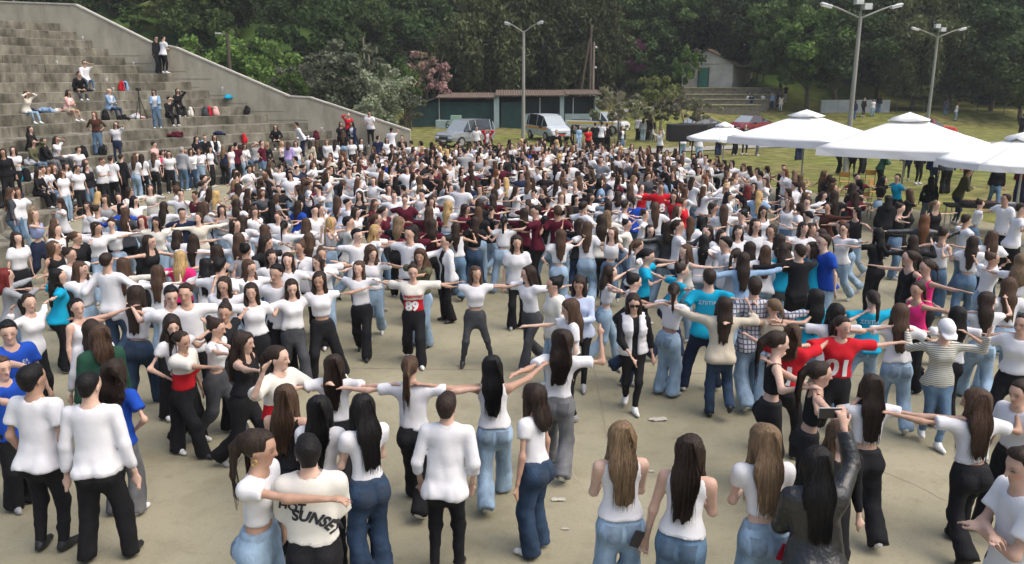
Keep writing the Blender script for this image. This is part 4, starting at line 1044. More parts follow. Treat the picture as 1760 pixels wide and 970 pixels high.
for s in (-.55, .55): MB().box((-.35 + s, -.045, 1.0), (.09, .12, 2.1)).build('door_frame', mat('dark_frame', (.05, .06, .05), .8), d)
MB().box((0, -.02, eh), (2 * hw - .02, .06, .05)).build('ledge', mat('ledge', (.3, .29, .25), .9), hut)
MB().box((hw + .8, 4.0, eh - .25), (1.6, 7, .1)).build('porch_roof', mat('porch', (.10, .085, .065), .9), hut)
for y in (1, 4, 7): MB().box((hw + 1.5, y, eh / 2 - .3), (.14, .14, eh)).build('porch_post', bark, hut)
p = at_y(1186, 118, 86.6); iv = empty('ivy', (p.x, p.y, hz)); tag(iv, 'bright green ivy climbing the left corner of the hut', 'ivy')
c = link('foliage', crown('ivy', 0), iv, (-.2, 0, .2)); c.scale = (.95, .9, 1.75)
c = link('foliage', crown('ivy', 1), iv, (.9, .2, 2.3)); c.scale = (.6, .7, .6)
stone = mat('terrace_stone', (.14, .125, .095), .95, .35, 3, .6, 14); ledge_m = mat('terrace_ledge', (.24, .23, .13), .95, .3, 2)
ts = empty('stone_terraces', (at_y(1260, 180, 82).x, 80, 0)); tag(ts, 'low stone terraces stepping down in front of the hut', 'terraces')
for i, (va, vb, Y) in enumerate(((152, 163.5, 84.5), (163.5, 172, 83), (172, 181.5, 81.5), (181.5, 193, 80))):
    xa, xb = at_y(1172 + 6 * i, 160, Y).x, at_y(1345 - 12 * i, 160, Y).x; zt = at_y(1200, va, Y).z; zb = -.2
    MB().box(((xa + xb) / 2 - ts.location.x, Y - 80 + .75, (zt + zb) / 2), (xb - xa, 1.5, zt - zb)).build('retaining_wall', stone, ts)
    MB().box(((xa + xb) / 2 - ts.location.x, Y - 80 + .72, zt + .03), (xb - xa + .06, 1.62, .08)).build('ledge', ledge_m, ts)
# low wall and fence at the far right
p0, p1 = at_y(1410, 187, 81), at_y(1528, 190, 81)
lw = empty('low_wall', (p0.x, 81, 0)); tag(lw, 'low pale concrete wall at the foot of the dark trees', 'wall'); hwl = at_y(1410, 172, 81).z
for i in range(4): MB().box(((i + .5) * (p1.x - p0.x) / 4, 0, hwl / 2), ((p1.x - p0.x) / 4 - .02, .25, hwl)).build('wall_panel', mat('wall_grey', (.27, .30, .30), .9, .15, 1), lw)
fe = empty('field_fence', (p1.x + .5, 80.5, 0)); tag(fe, 'thin dark wire fence along the far edge of the field', 'fence'); fm = mat('fence_dark', (.05, .07, .06), .7)
for i in range(9): MB().tube([(i * 2.6, 0, 0), (i * 2.6, 0, 2.4)], .04, 6).build('post', fm, fe)
for z in (.3, .8, 1.3, 1.8, 2.35): MB().tube([(0, 0, z), (20.8, 0, z)], .012, 4).build('wire', fm, fe)

# ------------------------------------------------------------------ lamp posts and utility poles
polem = mat('lamp_pole', (.27, .265, .235), .7, .15, 2, stretch=(1, 1, .2)); headm = mat('lamp_head', (.55, .56, .57), .4, .1, metal=.2); lens = mat('lamp_lens', (.6, .62, .62), .2)
def lamp(u, v, Y, span, rz, label, extra):
    top = at_y(u, v, Y); t = empty('street_lamp', (top.x, Y, terrain(top.x, Y)), rz); tag(t, label, 'street lamp', 'tall twin-armed lamp posts'); h = top.z - t.location.z
    mb = MB(); mb.tube([(0, 0, 0), (0, 0, h * .5), (0, 0, h)], [.13, .105, .08], 10); mb.build('pole', polem, t)
    for s in (-1, 1):
        a = MB().tube([(0, 0, h - .1), (s * span * .5, 0, h + .28), (s * span * .72, 0, h + .42)], [.045, .04, .035], 7).build('arm', polem, t)
        vs = []; x0 = s * span * .68
        hd = MB(); M = Matrix.Rotation(-s * .22, 3, 'Y')
        hd.box((0, 0, 0), (span * .3, .2, .09), mtx=M); hd.box((s * span * .05, 0, .06), (span * .16, .15, .06), mtx=M)
        H = hd.build('lamp_head', headm, t, (s * span * .86, 0, h + .46), bevel=.03)
        MB().box((0, 0, -.075), (span * .24, .2, .05), mtx=M).build('lens', lens, H)
    if extra:
        for q, (dx, dy) in enumerate(((-.22, -.12), (.2, -.1))):
            f = MB().box((0, 0, 0), (.34, .26, .26)).build('floodlight', headm, t, (dx, dy, h + (.62 if q == 0 else .4)), bevel=.03); MB().box((0, -.16, 0), (.34, .02, .26)).build('glass', lens, f)
        MB().tube([(0, 0, h), (0, 0, h + .5)], .035, 6).build('bracket', polem, t)
lamp(900, 53, 52, 1.25, R_(-22), 'slender lamp post with two short arms in front of the shed', False)
lamp(1479, 28, 38, 1.9, R_(6), 'tallest lamp post with twin arms and floodlights behind the umbrellas', True)
lamp(1612, 62, 57, 1.95, R_(6), 'farther twin-armed lamp post at the right of the field', True)
def pole(u, v, Y, r, label, m, lean=0.0, vb=None):
    top = at_y(u, v, Y); z = terrain(top.x, Y); t = empty('utility_pole', (top.x - lean, Y, z)); tag(t, label, 'utility pole')
    mb = MB(); mb.tube([(0, 0, -.2), (lean * .5, 0, (top.z - z) * .5), (lean, 0, top.z - z)], [r, r * .9, r * .75], 8); mb.build('pole', m, t); return t, top
t1, w1 = pole(390, 58, 58, .15, 'wooden utility pole with a small lamp behind the parapet wall', bark)
MB().tube([(0, 0, w1.z - t1.location.z - .1), (-.5, 0, w1.z - t1.location.z + .05)], .03, 6).build('lamp_arm', polem, t1); MB().box((-.6, 0, w1.z - t1.location.z + .02), (.35, .2, .1)).build('lamp_head', headm, t1)
t2, w2 = pole(624, 64, 78, .11, 'taller thin grey pole behind the olive trees', bark_pale)
t3, w3 = pole(633, 79, 76, .11, 'shorter thin grey pole behind the olive trees', bark_pale)
t4, w4 = pole(1016, 43, 80, .16, 'tall dark wooden pole behind the shed', bark)
t5, w5 = pole(1021, 72, 78, .13, 'pale wooden pole with insulators behind the shed', bark_pale)
t7, w7 = pole(1014, 66, 79.5, .12, 'slanting wooden prop leaning against the dark pole', bark, lean=1.15)
for tt, ww, zz in ((t5, w5, .6), (t5, w5, 2.4)): MB().lathe([(0, 0), (.1, .02), (.12, .12), (.05, .2), (0, .2)], 8, (.2, 0, ww.z - tt.location.z - zz)).build('insulator', headm, tt)
wirem = mat('wire', (.03, .03, .03), .6)
def wire(a, b, sag, label):
    P = [a.lerp(b, i / 20) - Vector((0, 0, sag * 4 * (i / 20) * (1 - i / 20))) for i in range(21)]
    mb = MB(); mb.tube([p - a for p in P], .014, 4); tag(mb.build('overhead_wire', wirem, None, a), label, 'wire')
wire(at_y(-40, 88, 60), w2 - Vector((0, 0, .2)), .4, 'overhead wire from the left edge to the taller thin pole')
wire(w2 - Vector((0, 0, .1)), w4 - Vector((0, 0, .3)), .7, 'overhead wire between the thin pole and the dark pole')
wire(w3 - Vector((0, 0, .1)), w5 - Vector((0, 0, .2)), .8, 'lower overhead wire ending at the pole with insulators')
wire(w1 - Vector((0, 0, .6)), w3 - Vector((0, 0, .3)), .5, 'lower overhead wire from the lamp pole')
# ------------------------------------------------------------------ vehicles
tyre_m = mat('tyre', (.018, .018, .018), .9); rim_m = mat('rim', (.42, .43, .44), .35, metal=.6); glass_m = mat('car_glass', (.02, .026, .03), .08, .05, spec=.7); wind_m = mat('windscreen', (.30, .34, .36), .12, .05, spec=.8); lightm = mat('head_light', (.7, .72, .74), .1); plate_m = mat('number_plate', (.7, .7, .68), .5); trim_m = mat('car_trim', (.02, .02, .022), .6)
def car(name, loc, rz, paint, secs, wheels, wr, label, cat='car', stripe=None, L=4.4, W=1.75, bed=None):
    """secs: (x, z_low, z_belt, z_top, half_belt, half_top); x forward. z_top None: no cabin there"""
    t = empty(name, (loc[0], loc[1], terrain(*loc) + .02), rz); tag(t, label, cat, 'vehicles parked on the field')
    bd = MB(); gl = MB(); ws = MB()
    def ring(s): x, zl, zb, zt, wb, wt = s; return [(x, -wb * .93, zl), (x, -wb, (zl + zb) / 2), (x, -wb * .97, zb), (x, -wt, zt), (x, wt, zt), (x, wb * .97, zb), (x, wb, (zl + zb) / 2), (x, wb * .93, zl)]
    R = [ring(s) for s in secs]
    for (a, sa), (b, sb) in zip(zip(R[:-1], secs[:-1]), zip(R[1:], secs[1:])):
        cab = (sa[3] - sa[2] > .12) or (sb[3] - sb[2] > .12)
        steep = abs(sa[3] - sb[3]) > .2
        for e in range(8):
            f = [a[e], a[(e + 1) % 8], b[(e + 1) % 8], b[e]]
            if cab and e in (2, 4): gl.add(f, [(0, 1, 2, 3)])
            elif cab and steep and e == 3: ws.add(f, [(0, 1, 2, 3)])
            else: bd.add(f, [(0, 1, 2, 3)], 0, e not in (7,))
    bd.add(R[0], [tuple(range(8))]); bd.add(R[-1], [tuple(reversed(range(8)))])
    # pillars
    roof = [s for s in secs if s[3] - s[2] > .3]
    for s in roof:
        for q in (-1, 1): bd.add([(s[0] - .04, q * (s[4] * .97 + .006), s[2]), (s[0] + .04, q * (s[4] * .97 + .006), s[2]), (s[0] + .04, q * (s[5] + .006), s[3]), (s[0] - .04, q * (s[5] + .006), s[3])], [(0, 1, 2, 3)])
    bd.build('body', [mat('paint_' + name, paint, .22, .04, 1, spec=.6)], t); [MB().add(gl.v[i:i + 4], [(0, 1, 2, 3)]).build('side_window', glass_m, t) for i in range(0, len(gl.v), 4)]
    [MB().add(ws.v[i:i + 4], [(0, 1, 2, 3)]).build('windscreen', wind_m, t) for i in range(0, len(ws.v), 4)]
    x1 = secs[-1][0]; x0 = secs[0][0]; zf = secs[-1][2]; wf = secs[-1][4]
    for s in (-1, 1):
        MB().box((x1 - .06, s * wf * .74, zf - .12), (.22, wf * .36, .15)).build('headlight', lightm, t, bevel=.03)
        MB().box((x0 + .02, s * wf * .8, secs[0][2] - .12), (.08, .18, .25)).build('tail_light', mat('tail_light', (.35, .01, .01), .3), t)
        MB().box((roof[-1][0] + .1, s * (W / 2 + .1), secs[-2][2] + .1), (.12, .2, .13)).build('wing_mirror', trim_m, t, bevel=.02)
    MB().box((x1 + .02, 0, .42), (.12, wf * 1.8, .16)).build('bumper', trim_m if name != 'minivan' else mat('paint_' + name, paint), t, bevel=.03)
    MB().box((x1 + .03, 0, zf - .16), (.06, wf * .85, .13)).build('grille', trim_m, t); MB().box((x1 + .09, 0, .45), (.02, .5, .11)).build('number_plate', plate_m if name != 'minivan' else mat('plate_red', (.55, .05, .04), .5), t)
    if stripe:
        for s in (-1, 1): MB().box(((x0 + x1) / 2 - .2, s * (W / 2 + .012), secs[1][2] - .14), ((x1 - x0) * .82, .012, .14)).build('stripe', mat('stripe_' + stripe, {'orange': (.75, .32, .03), 'yellow': (.72, .48, .04)}[stripe], .5), t)
    for x in wheels:
        for s in (-1, 1):
            w_ = MB().tube([(0, -.1, 0), (0, .1, 0)], wr, 18).build('wheel', tyre_m, t, (x, s * (W / 2 - .09), wr)); MB().tube([(0, -.105, 0), (0, .105, 0)], wr * .62, 12).build('rim', rim_m, w_)
    return t
def gp(u, v): p = at_z(u, v, 0); return (p.x, p.y)
SUV = [(-2.15, .5, .95, 1.0, .8, .74), (-2.1, .42, 1.02, 1.55, .86, .64), (-1.7, .4, 1.03, 1.72, .88, .68), (-.2, .36, 1.0, 1.76, .88, .68), (.45, .36, .98, 1.68, .88, .66), (1.05, .38, .98, 1.03, .87, .74), (1.9, .4, .92, .96, .84, .7), (2.15, .5, .78, .82, .76, .66)]
VAN = [(-2.2, .45, .95, 1.05, .82, .76), (-2.12, .36, 1.0, 1.6, .86, .66), (-1.7, .32, 1.0, 1.76, .87, .7), (-.2, .3, .98, 1.78, .87, .7), (.7, .3, .97, 1.66, .87, .67), (1.5, .32, .98, 1.05, .86, .74), (2.05, .36, .84, .88, .82, .7), (2.25, .45, .68, .72, .74, .66)]
SED = [(-2.1, .45, .82, .9, .76, .7), (-1.95, .32, .9, .96, .84, .72), (-1.35, .28, .92, 1.12, .85, .64), (-.6, .26, .92, 1.42, .85, .6), (.3, .26, .9, 1.44, .85, .6), (1.05, .28, .9, .96, .85, .72), (1.8, .32, .8, .84, .82, .7), (2.05, .42, .64, .68, .74, .66)]
PIC = [(-2.5, .55, 1.0, 1.02, .84, .8), (-2.4, .5, 1.05, 1.07, .86, .82), (-.35, .45, 1.05, 1.07, .86, .82), (-.3, .42, 1.06, 1.7, .86, .66), (.45, .42, 1.04, 1.72, .86, .66), (1.05, .42, 1.04, 1.08, .86, .76), (2.1, .46, .98, 1.02, .84, .74), (2.35, .55, .84, .88, .78, .7)]
car('suv', gp(800, 251), R_(-128), (.25, .27, .29), SUV, (-1.35, 1.35), .36, 'silver and black four-wheel drive with roof rails near the parapet wall', 'suv', W=1.76)
car('minivan', gp(942, 243), R_(-68), (.50, .54, .57), VAN, (-1.35, 1.4), .32, 'silver minivan with orange side stripe beside the near lamp post', 'minivan', 'orange')
pk = car('pickup', gp(1028, 233), R_(-28), (.66, .67, .67), PIC, (-1.55, 1.5), .37, 'white pickup truck with yellow stripe behind the small trees', 'pickup', 'yellow')
MB().box((-1.4, 0, 1.075), (1.9, 1.4, .03)).build('load_bed', trim_m, pk)
for s in (-1, 1): MB().tube([(-1.9, s * .45, 1.77 + 0), (-.1, s * .45, 1.77)], .02, 5)
car('dark_car', gp(1198, 231), R_(-150), (.012, .013, .016), SED, (-1.3, 1.3), .31, 'dark car with pale windscreen behind the black loudspeaker')
car('red_car', gp(1286, 230), R_(-142), (.19, .012, .02), SED, (-1.3, 1.3), .31, 'dark red car parked behind the small left umbrella')
car('bright_red_car', tuple(at_y(1592, 220, 64))[:2], R_(-10), (.55, .03, .02), SED, (-1.3, 1.3), .31, 'bright red car far off beside the far lamp post')
# ------------------------------------------------------------------ umbrellas
canvas = mat('canvas', (.85, .845, .82), .8, .03, 2, .25, 6); polew = mat('umbrella_pole', (.5, .5, .49), .4, metal=.3)
def umbrella(c, r, n, rot, ze, zp, label, cap=.25, val=.24, sag=.03):
    t = empty('umbrella', (c[0], c[1], 0), rot); tag(t, label, 'umbrella', 'white market umbrellas'); rg = random.Random(int(r * 100))
    crn = [(r * math.cos(2 * math.pi * (i + .5) / n), r * math.sin(2 * math.pi * (i + .5) / n)) for i in range(n)]
    M, K = 8, 8; vs = []; fs = []
    f0 = cap * .62
    for i in range(n):
        a = Vector(crn[i]); b = Vector(crn[(i + 1) % n]); o = len(vs)
        for j in range(K + 1):
            f = f0 + (1 - f0) * j / K
            for k in range(M + 1):
                p = a.lerp(b, k / M) * f; z = zp - (zp - ze) * f - sag * math.sin(math.pi * k / M) * f * f - .02 * math.sin(math.pi * f) + rg.uniform(-.004, .004)
                vs.append((p.x, p.y, z))
        for j in range(K):
            for k in range(M): fs.append((o + j * (M + 1) + k, o + (j + 1) * (M + 1) + k, o + (j + 1) * (M + 1) + k + 1, o + j * (M + 1) + k + 1))
    mb = MB(); mb.add(vs, fs, 0, True); cn = mb.build('canopy', canvas, t); sd = cn.modifiers.new('th', 'SOLIDIFY'); sd.thickness = .006
    for i in range(n):
        a = Vector(crn[i]); b = Vector(crn[(i + 1) % n]); vs = []; fs = []
        for k in range(M + 1):
            p = a.lerp(b, k / M); z = ze - sag * math.sin(math.pi * k / M); w_ = 1 + .006 * math.sin(k * 2.3 + i)
            vs += [(p.x, p.y, z), (p.x * w_, p.y * w_, z - val + rg.uniform(-.012, .012))]
            if k: fs.append((2 * k - 2, 2 * k - 1, 2 * k + 1, 2 * k))
        mb = MB(); mb.add(vs, fs, 0, False); v_ = mb.build('valance', canvas, t); sd = v_.modifiers.new('th', 'SOLIDIFY'); sd.thickness = .006
        mb = MB(); mb.tube([(0, 0, zp - .12), (a.x * .98, a.y * .98, ze - .03)], .016, 5); mb.build('rib', polew, t)
        mb = MB(); mb.tube([(0, 0, zp - .95), (a.x * .5, a.y * .5, (zp + ze) / 2 - .07)], .013, 5); mb.build('strut', polew, t)
    vs = [(0, 0, zp + .1)]; fs = []
    for i in range(n):
        a = Vector(crn[i]); b = Vector(crn[(i + 1) % n])
        for k in range(4):
            p = a.lerp(b, k / 4) * cap; vs.append((p.x, p.y, zp - (zp - ze) * cap * .8 + .05 - .05 * math.sin(math.pi * k / 4) + rg.uniform(-.01, .02)))
    m = len(vs) - 1
    for i in range(m): fs.append((0, 1 + i, 1 + (i + 1) % m))
    mb = MB(); mb.add(vs, fs, 0, True); v_ = mb.build('vent_cap', canvas, t); sd = v_.modifiers.new('th', 'SOLIDIFY'); sd.thickness = .006
    mb = MB(); mb.tube([(0, 0, .05), (0, 0, zp)], .032, 8); mb.build('pole', polew, t)
    MB().box((0, 0, .05), (.6, .6, .09)).build('base', mat('umbrella_base', (.25, .25, .24), .9), t, bevel=.02)
umbrella((10.6, 29.9), 2.8, 4, R_(45), 2.36, 3.22, 'large square white umbrella behind, left of the biggest one')
umbrella((12.45, 26.0), 3.25, 4, R_(-30), 2.36, 3.28, 'largest square white umbrella in the middle of the row')
umbrella((9.25, 36), 1.62, 8, 0, 1.9, 2.48, 'small low white umbrella at the left end of the row', val=.1, sag=.02)
umbrella((13.6, 21.8), 2.15, 8, R_(10), 2.3, 2.95, 'octagonal white umbrella nearest, at the right end of the row', val=.16, sag=.03)
# ------------------------------------------------------------------ loudspeaker, mixing desk, chairs
blk = mat('speaker_black', (.012, .012, .013), .7, .2, 20); 
p = at_y(1180, 228, 38.5); t = empty('loudspeaker', (p.x, p.y, 0)); tag(t, 'big black loudspeaker cabinet raised on a stand left of the umbrellas', 'loudspeaker')
zc_ = p.z; MB().box((0, 0, zc_), (1.75, .9, .78)).build('cabinet', blk, t, bevel=.03); MB().box((0, -.46, zc_), (1.65, .02, .68)).build('grille', mat('grille_cloth', (.018, .018, .018), .95, .2, 60), t)
for s in (-.3, .3): MB().tube([(s, 0, zc_ - .4), (s * .9, 0, 0)], .03, 8).build('stand_leg', trim_m, t)
for s in (-.3, .3): MB().box((s, 0, .02), (.08, .8, .04)).build('foot', trim_m, t)
p = at_z(1690, 352, .8); t = empty('mixing_desk', (p.x, p.y, 0), R_(-14)); tag(t, 'black table with mixing desk and cables under the right umbrella', 'table')
MB().box((0, 0, .76), (2.0, .75, .05)).build('table_top', trim_m, t)
for sx in (-.9, .9):
    for sy in (-.3, .3): MB().tube([(sx, sy, 0), (sx, sy, .74)], .02, 6).build('leg', polew, t)
mx_ = MB().box((-.1, 0, .84), (.95, .5, .1)).build('mixer', mat('mixer', (.05, .05, .055), .5), t, bevel=.015); MB().box((.75, .05, .83), (.4, .35, .09)).build('laptop', mat('laptop_grey', (.3, .3, .31), .4), t, bevel=.01)
kn_ = mat('knob', (.5, .1, .08), .5)
for i in range(8):
    for j in range(3): MB().tube([(-.45 + i * .11, -.15 + j * .12, .89), (-.45 + i * .11, -.15 + j * .12, .92)], .016, 6).build('knob', kn_, mx_)
wood = mat('chair_wood', (.42, .21, .055), .6, .2, 4, stretch=(1, 6, 1)); tubem = mat('chair_tube', (.03, .07, .05), .5)
def chair(u, v, rz, label):
    p = at_z(u, v, .45); t = empty('chair', (p.x, p.y, 0), rz); tag(t, label, 'chair', 'wooden school chairs beside the crowd')
    MB().box((0, 0, .44), (.4, .4, .02)).build('seat', wood, t, bevel=.008); MB().box((0, .19, .74), (.4, .025, .2)).build('backrest', wood, t, bevel=.008)
    for sx in (-.18, .18):
        MB().tube([(sx, -.17, 0), (sx, -.16, .43)], .013, 6).build('leg', tubem, t); MB().tube([(sx, .2, 0), (sx, .17, .43), (sx, .2, .84)], .013, 6).build('leg', tubem, t)
for a in ((1452, 312, 2.6, 'wooden chair partly hidden left of the green jacket'), (1494, 308, 2.9, 'wooden chair right behind the person in the green jacket'), (1496, 352, .6, 'wooden chair with dark frame nearest the dancers'), (1505, 330, .8, 'wooden chair turned side-on behind the nearest chair')): chair(*a)
# ------------------------------------------------------------------ things left on the tiers
def soft(name, prims, m, loc, rz, label, cat, group=None, vox=.025, amp=.012, seed=1, parts=()):
    F, lo, vx = field(prims, vox); X, Y, Z = coords(F, lo, vx); F = F + amp * wob(X, Y, Z, 28, seed) + amp * .6 * wob(X, Y, Z, 60, seed + 1); F = np.maximum(F, -Z)
    V, Q = nets(F, lo, vx); o = link(name, np_mesh(name, V, Q, [m]), None, loc, rz); tag(o, label, cat, group)
    for nm, pr, mm in parts:
        F, lo, vx = field(pr, vox * .8); link(nm, np_mesh(nm, *nets(F, lo, vx), [mm]), o)
    return o
def cm_(n): return cloth_mat(n)
def backpack(loc, rz, c, label, lie=False):
    P = [seg((0, 0, .1), (0, 0, .33), .17, .13, FW, .65, .03), seg((0, .11, .1), (0, .11, .18), .11, .1, FW, .5, .02)]
    st = [seg((s * .08, -.09, .38), (s * .09, -.15, .25), .02, k=.01) for s in (-1, 1)] + [seg((s * .09, -.15, .25), (s * .09, -.1, .08), .018, k=.01) for s in (-1, 1)] + [seg((-.03, -.03, .47), (.03, -.03, .47), .015, k=.01)]
    return soft('backpack', P, cm_(c), loc, rz, label, 'backpack', 'bags left on the seating tiers', parts=[('strap', st, cm_('k'))])
def pile(loc, c, label, w=.3, h=.12, c2=None, seed=3):
    r = random.Random(seed); P = [seg((r.uniform(-w, w), r.uniform(-.12, .12), .05), (r.uniform(-w, w), r.uniform(-.12, .12), h * r.uniform(.4, 1)), .09, .06, k=.05) for _ in range(6)]
    parts = [('sleeve', [seg((w * .4, -.15, .06), (w * .9, -.22, .04), .06, .045, k=.03), seg((-w * .2, -.1, h), (w * .5, .02, h + .02), .05, .05, k=.03)], cm_(c2 or c))]
    return soft('clothes_pile', P, cm_(c), loc, r.uniform(0, 3), label, 'clothes', 'coats and clothes left on the seating tiers', amp=.025, seed=seed, parts=parts)
PROPS = [  # kind, u, v(base), tier, colour, label
 ('b', 86, 155, 9, 'r', 'red backpack on the tier beside the two seated friends'), ('b', 100, 155, 9, 'd', 'light blue bag next to the red backpack'), ('p', 76, 157, 9, 'k', 'black garment lying left of the red backpack'), ('c', 122, 156, 9, 'w', 'white plastic cup beside the blue bag'),
 ('p', 36, 195, 11, 'n', 'dark blue jacket under the seated person holding their head'), ('p', 73, 194, 11, 'd', 'blue denim clothes heap between two seated people'), ('p', 90, 193, 11, 'o', 'pale cloth heap left of the person in the pink cardigan'),
 ('b', 182, 207, 12, 'k', 'black bag at the feet of the seated grey-haired adult'), ('p', 224, 204, 12, 'w', 'white and pink cloth draped on the black case'), ('p', 212, 206, 12, 'k', 'black coat lying left of the black case'),
 ('b', 318, 200, 12, 'o', 'pale bag right of the person seated in black'), ('b', 343, 199, 12, 'h', 'grey rucksack in the heap of bags near the wall'), ('b', 352, 199, 12, 'r', 'red sports bag in the heap of bags near the wall'), ('b', 359, 192, 12, 'k', 'black helmet-shaped bag on top of the bag heap'), ('b', 370, 199, 12, 's', 'salmon pink bag at the right of the bag heap'), ('p', 364, 167, 10, 'q', 'turquoise cloth lying alone on a tier near the wall'),
 ('b', 222, 246, 14, 'k', 'black rucksack behind the person shading their eyes'), ('p', 232, 232, 14, 'm', 'maroon coat thrown over the black rucksack'), ('b', 301, 271, 15, 'k', 'black rucksack standing alone beside the person in pink'), ('c', 314, 259, 14, 'w', 'white cup on the tier edge near the lone rucksack'),
 ('p', 405, 256, 15, 'd', 'pale denim jacket heap on an empty tier'), ('b', 90, 312, 16, 'k', 'black coat and bag beside the seated person in blue jeans'), ('b', 44, 312, 16, 'q', 'turquoise bag at the feet of the seated person in blue jeans'), ('p', 72, 309, 16, 'w', 'white cloth by the shoes of the seated person'), ('p', 70, 284, 15, 'w', 'white coat behind the seated person in blue jeans'),
 ('b', 188, 272, 15, 'k', 'black and white bag at the feet of the person in wide jeans'), ('p', 202, 275, 15, 'w', 'white plastic bag between the two standing people on the tier'), ('b', 133, 345, 17, 'n', 'dark rucksack beside the seated people at the lowest tiers'), ('p', 125, 352, 17, 'k', 'black coat heap beside the dark rucksack'),
 ('b', 515, 257, 15, 'r', 'red checked bag behind the bending person in a white hood'), ('p', 551, 246, 15, 'w', 'white clothes heap near the wall'), ('p', 562, 247, 15, 'k', 'black and white clothes next to the white heap'), ('b', 573, 246, 15, 'm', 'maroon bag left of the person in red'), ('p', 500, 243, 14, 'n', 'navy coat beside the person sitting in black'), ('c', 555, 224, 14, 'w', 'white bottle on the dark ledge near the wall'), ('b', 622, 257, 16, 'd', 'pale blue bag beside the wall'),
 ('c', 374, 110, 6, 'w', 'white cup left on an upper tier'), ('c', 98, 111, 6, 'w', 'crumpled white cup on the upper left tiers'), ('c', 60, 127, 7, 'w', 'white wrapper on a middle tier'), ('c', 35, 141, 8, 'w', 'white wrapper nearer the left edge'), ('c', 134, 71, 3, 'w', 'white cup high on the tiers'), ('c', 263, 151, 9, 'w', 'white cup behind the denim-clad person'),
]
for i, (kd, u, v, k, c, lb) in enumerate(PROPS):
    p = tier_at_px(u, v, k); q = Vector((p.x - CX, p.y - CY)); ang = math.atan2(q.y, q.x)
    rr = min(max(q.length, tier_r(k) + .2), (tier_r(k - 1) if k > 1 else 30) - .16); loc = (CX + rr * math.cos(ang), min(CY + rr * math.sin(ang), WY - .25), tier_z(k) + .002)
    if kd == 'b': backpack(loc, random.uniform(0, 6.28), c, lb)
    elif kd == 'p': pile(loc, c, lb, random.uniform(.2, .34), random.uniform(.1, .2), 's' if 'pink' in lb else 'w' if 'and white' in lb else None, i)
    else:
        mb = MB(); mb.lathe([(0, 0), (.045, 0), (.055, .15), (.058, .16), (.05, .155), (.0, .02)], 10); tag(mb.build('cup', mat('paper_white', (.75, .75, .74), .6), None, loc), lb, 'cup', 'litter on the tiers')
# camera tripod and black equipment case
p = tier_at_px(243, 205, 12); t = empty('tripod', (p.x, p.y, tier_z(12))); tag(t, 'black camera tripod standing behind the equipment case', 'tripod')
for a in (0, 2.1, 4.2): MB().tube([(0, 0, 1.0), (.28 * math.cos(a), .28 * math.sin(a), 0)], .017, 6).build('leg', trim_m, t)
MB().tube([(0, 0, .95), (0, 0, 1.2)], .025, 6).build('column', trim_m, t); MB().box((0, 0, 1.27), (.16, .22, .14)).build('camera_head', trim_m, t, bevel=.02)
p = tier_at_px(240, 217, 13); t = empty('equipment_case', (p.x, p.y, tier_z(13))); tag(t, 'square black equipment case on the tier beside the denim-clad person', 'case')
MB().box((0, 0, .3), (.75, .5, .6)).build('case_body', blk, t, rz=.5, bevel=.02); MB().box((0, 0, .62), (.78, .53, .05)).build('lid', trim_m, t, rz=.5)
# litter on the floor
def litter(u, v, s, label, seed):
    r = np.random.default_rng(seed); n = 7; V = []; Q = []
    for i in range(n):
        for j in range(n): V.append(((i / (n - 1) - .5) * s * 2.4 + r.normal() * s * .08, (j / (n - 1) - .5) * s + r.normal() * s * .08, .014 + abs(r.normal()) * s * .12))
    for i in range(n - 1):
        for j in range(n - 1): Q.append((i * n + j, (i + 1) * n + j, (i + 1) * n + j + 1, i * n + j + 1))
    tag(link('crumpled_paper', np_mesh('crumpled_paper', np.array(V), np.array(Q), [mat('paper', (.47, .45, .38), .8)], smooth=False), None, tuple(at_z(u, v, 0))), label, 'paper', 'paper litter on the floor')
litter(1131, 723, .1, 'torn white paper lying near the white sneakers', 1); litter(960, 861, .06, 'small crumpled paper near the grey jeans', 2); litter(972, 911, .03, 'tiny paper scrap below the crumpled paper', 3); litter(1120, 812, .03, 'paper scrap on the open floor', 4)
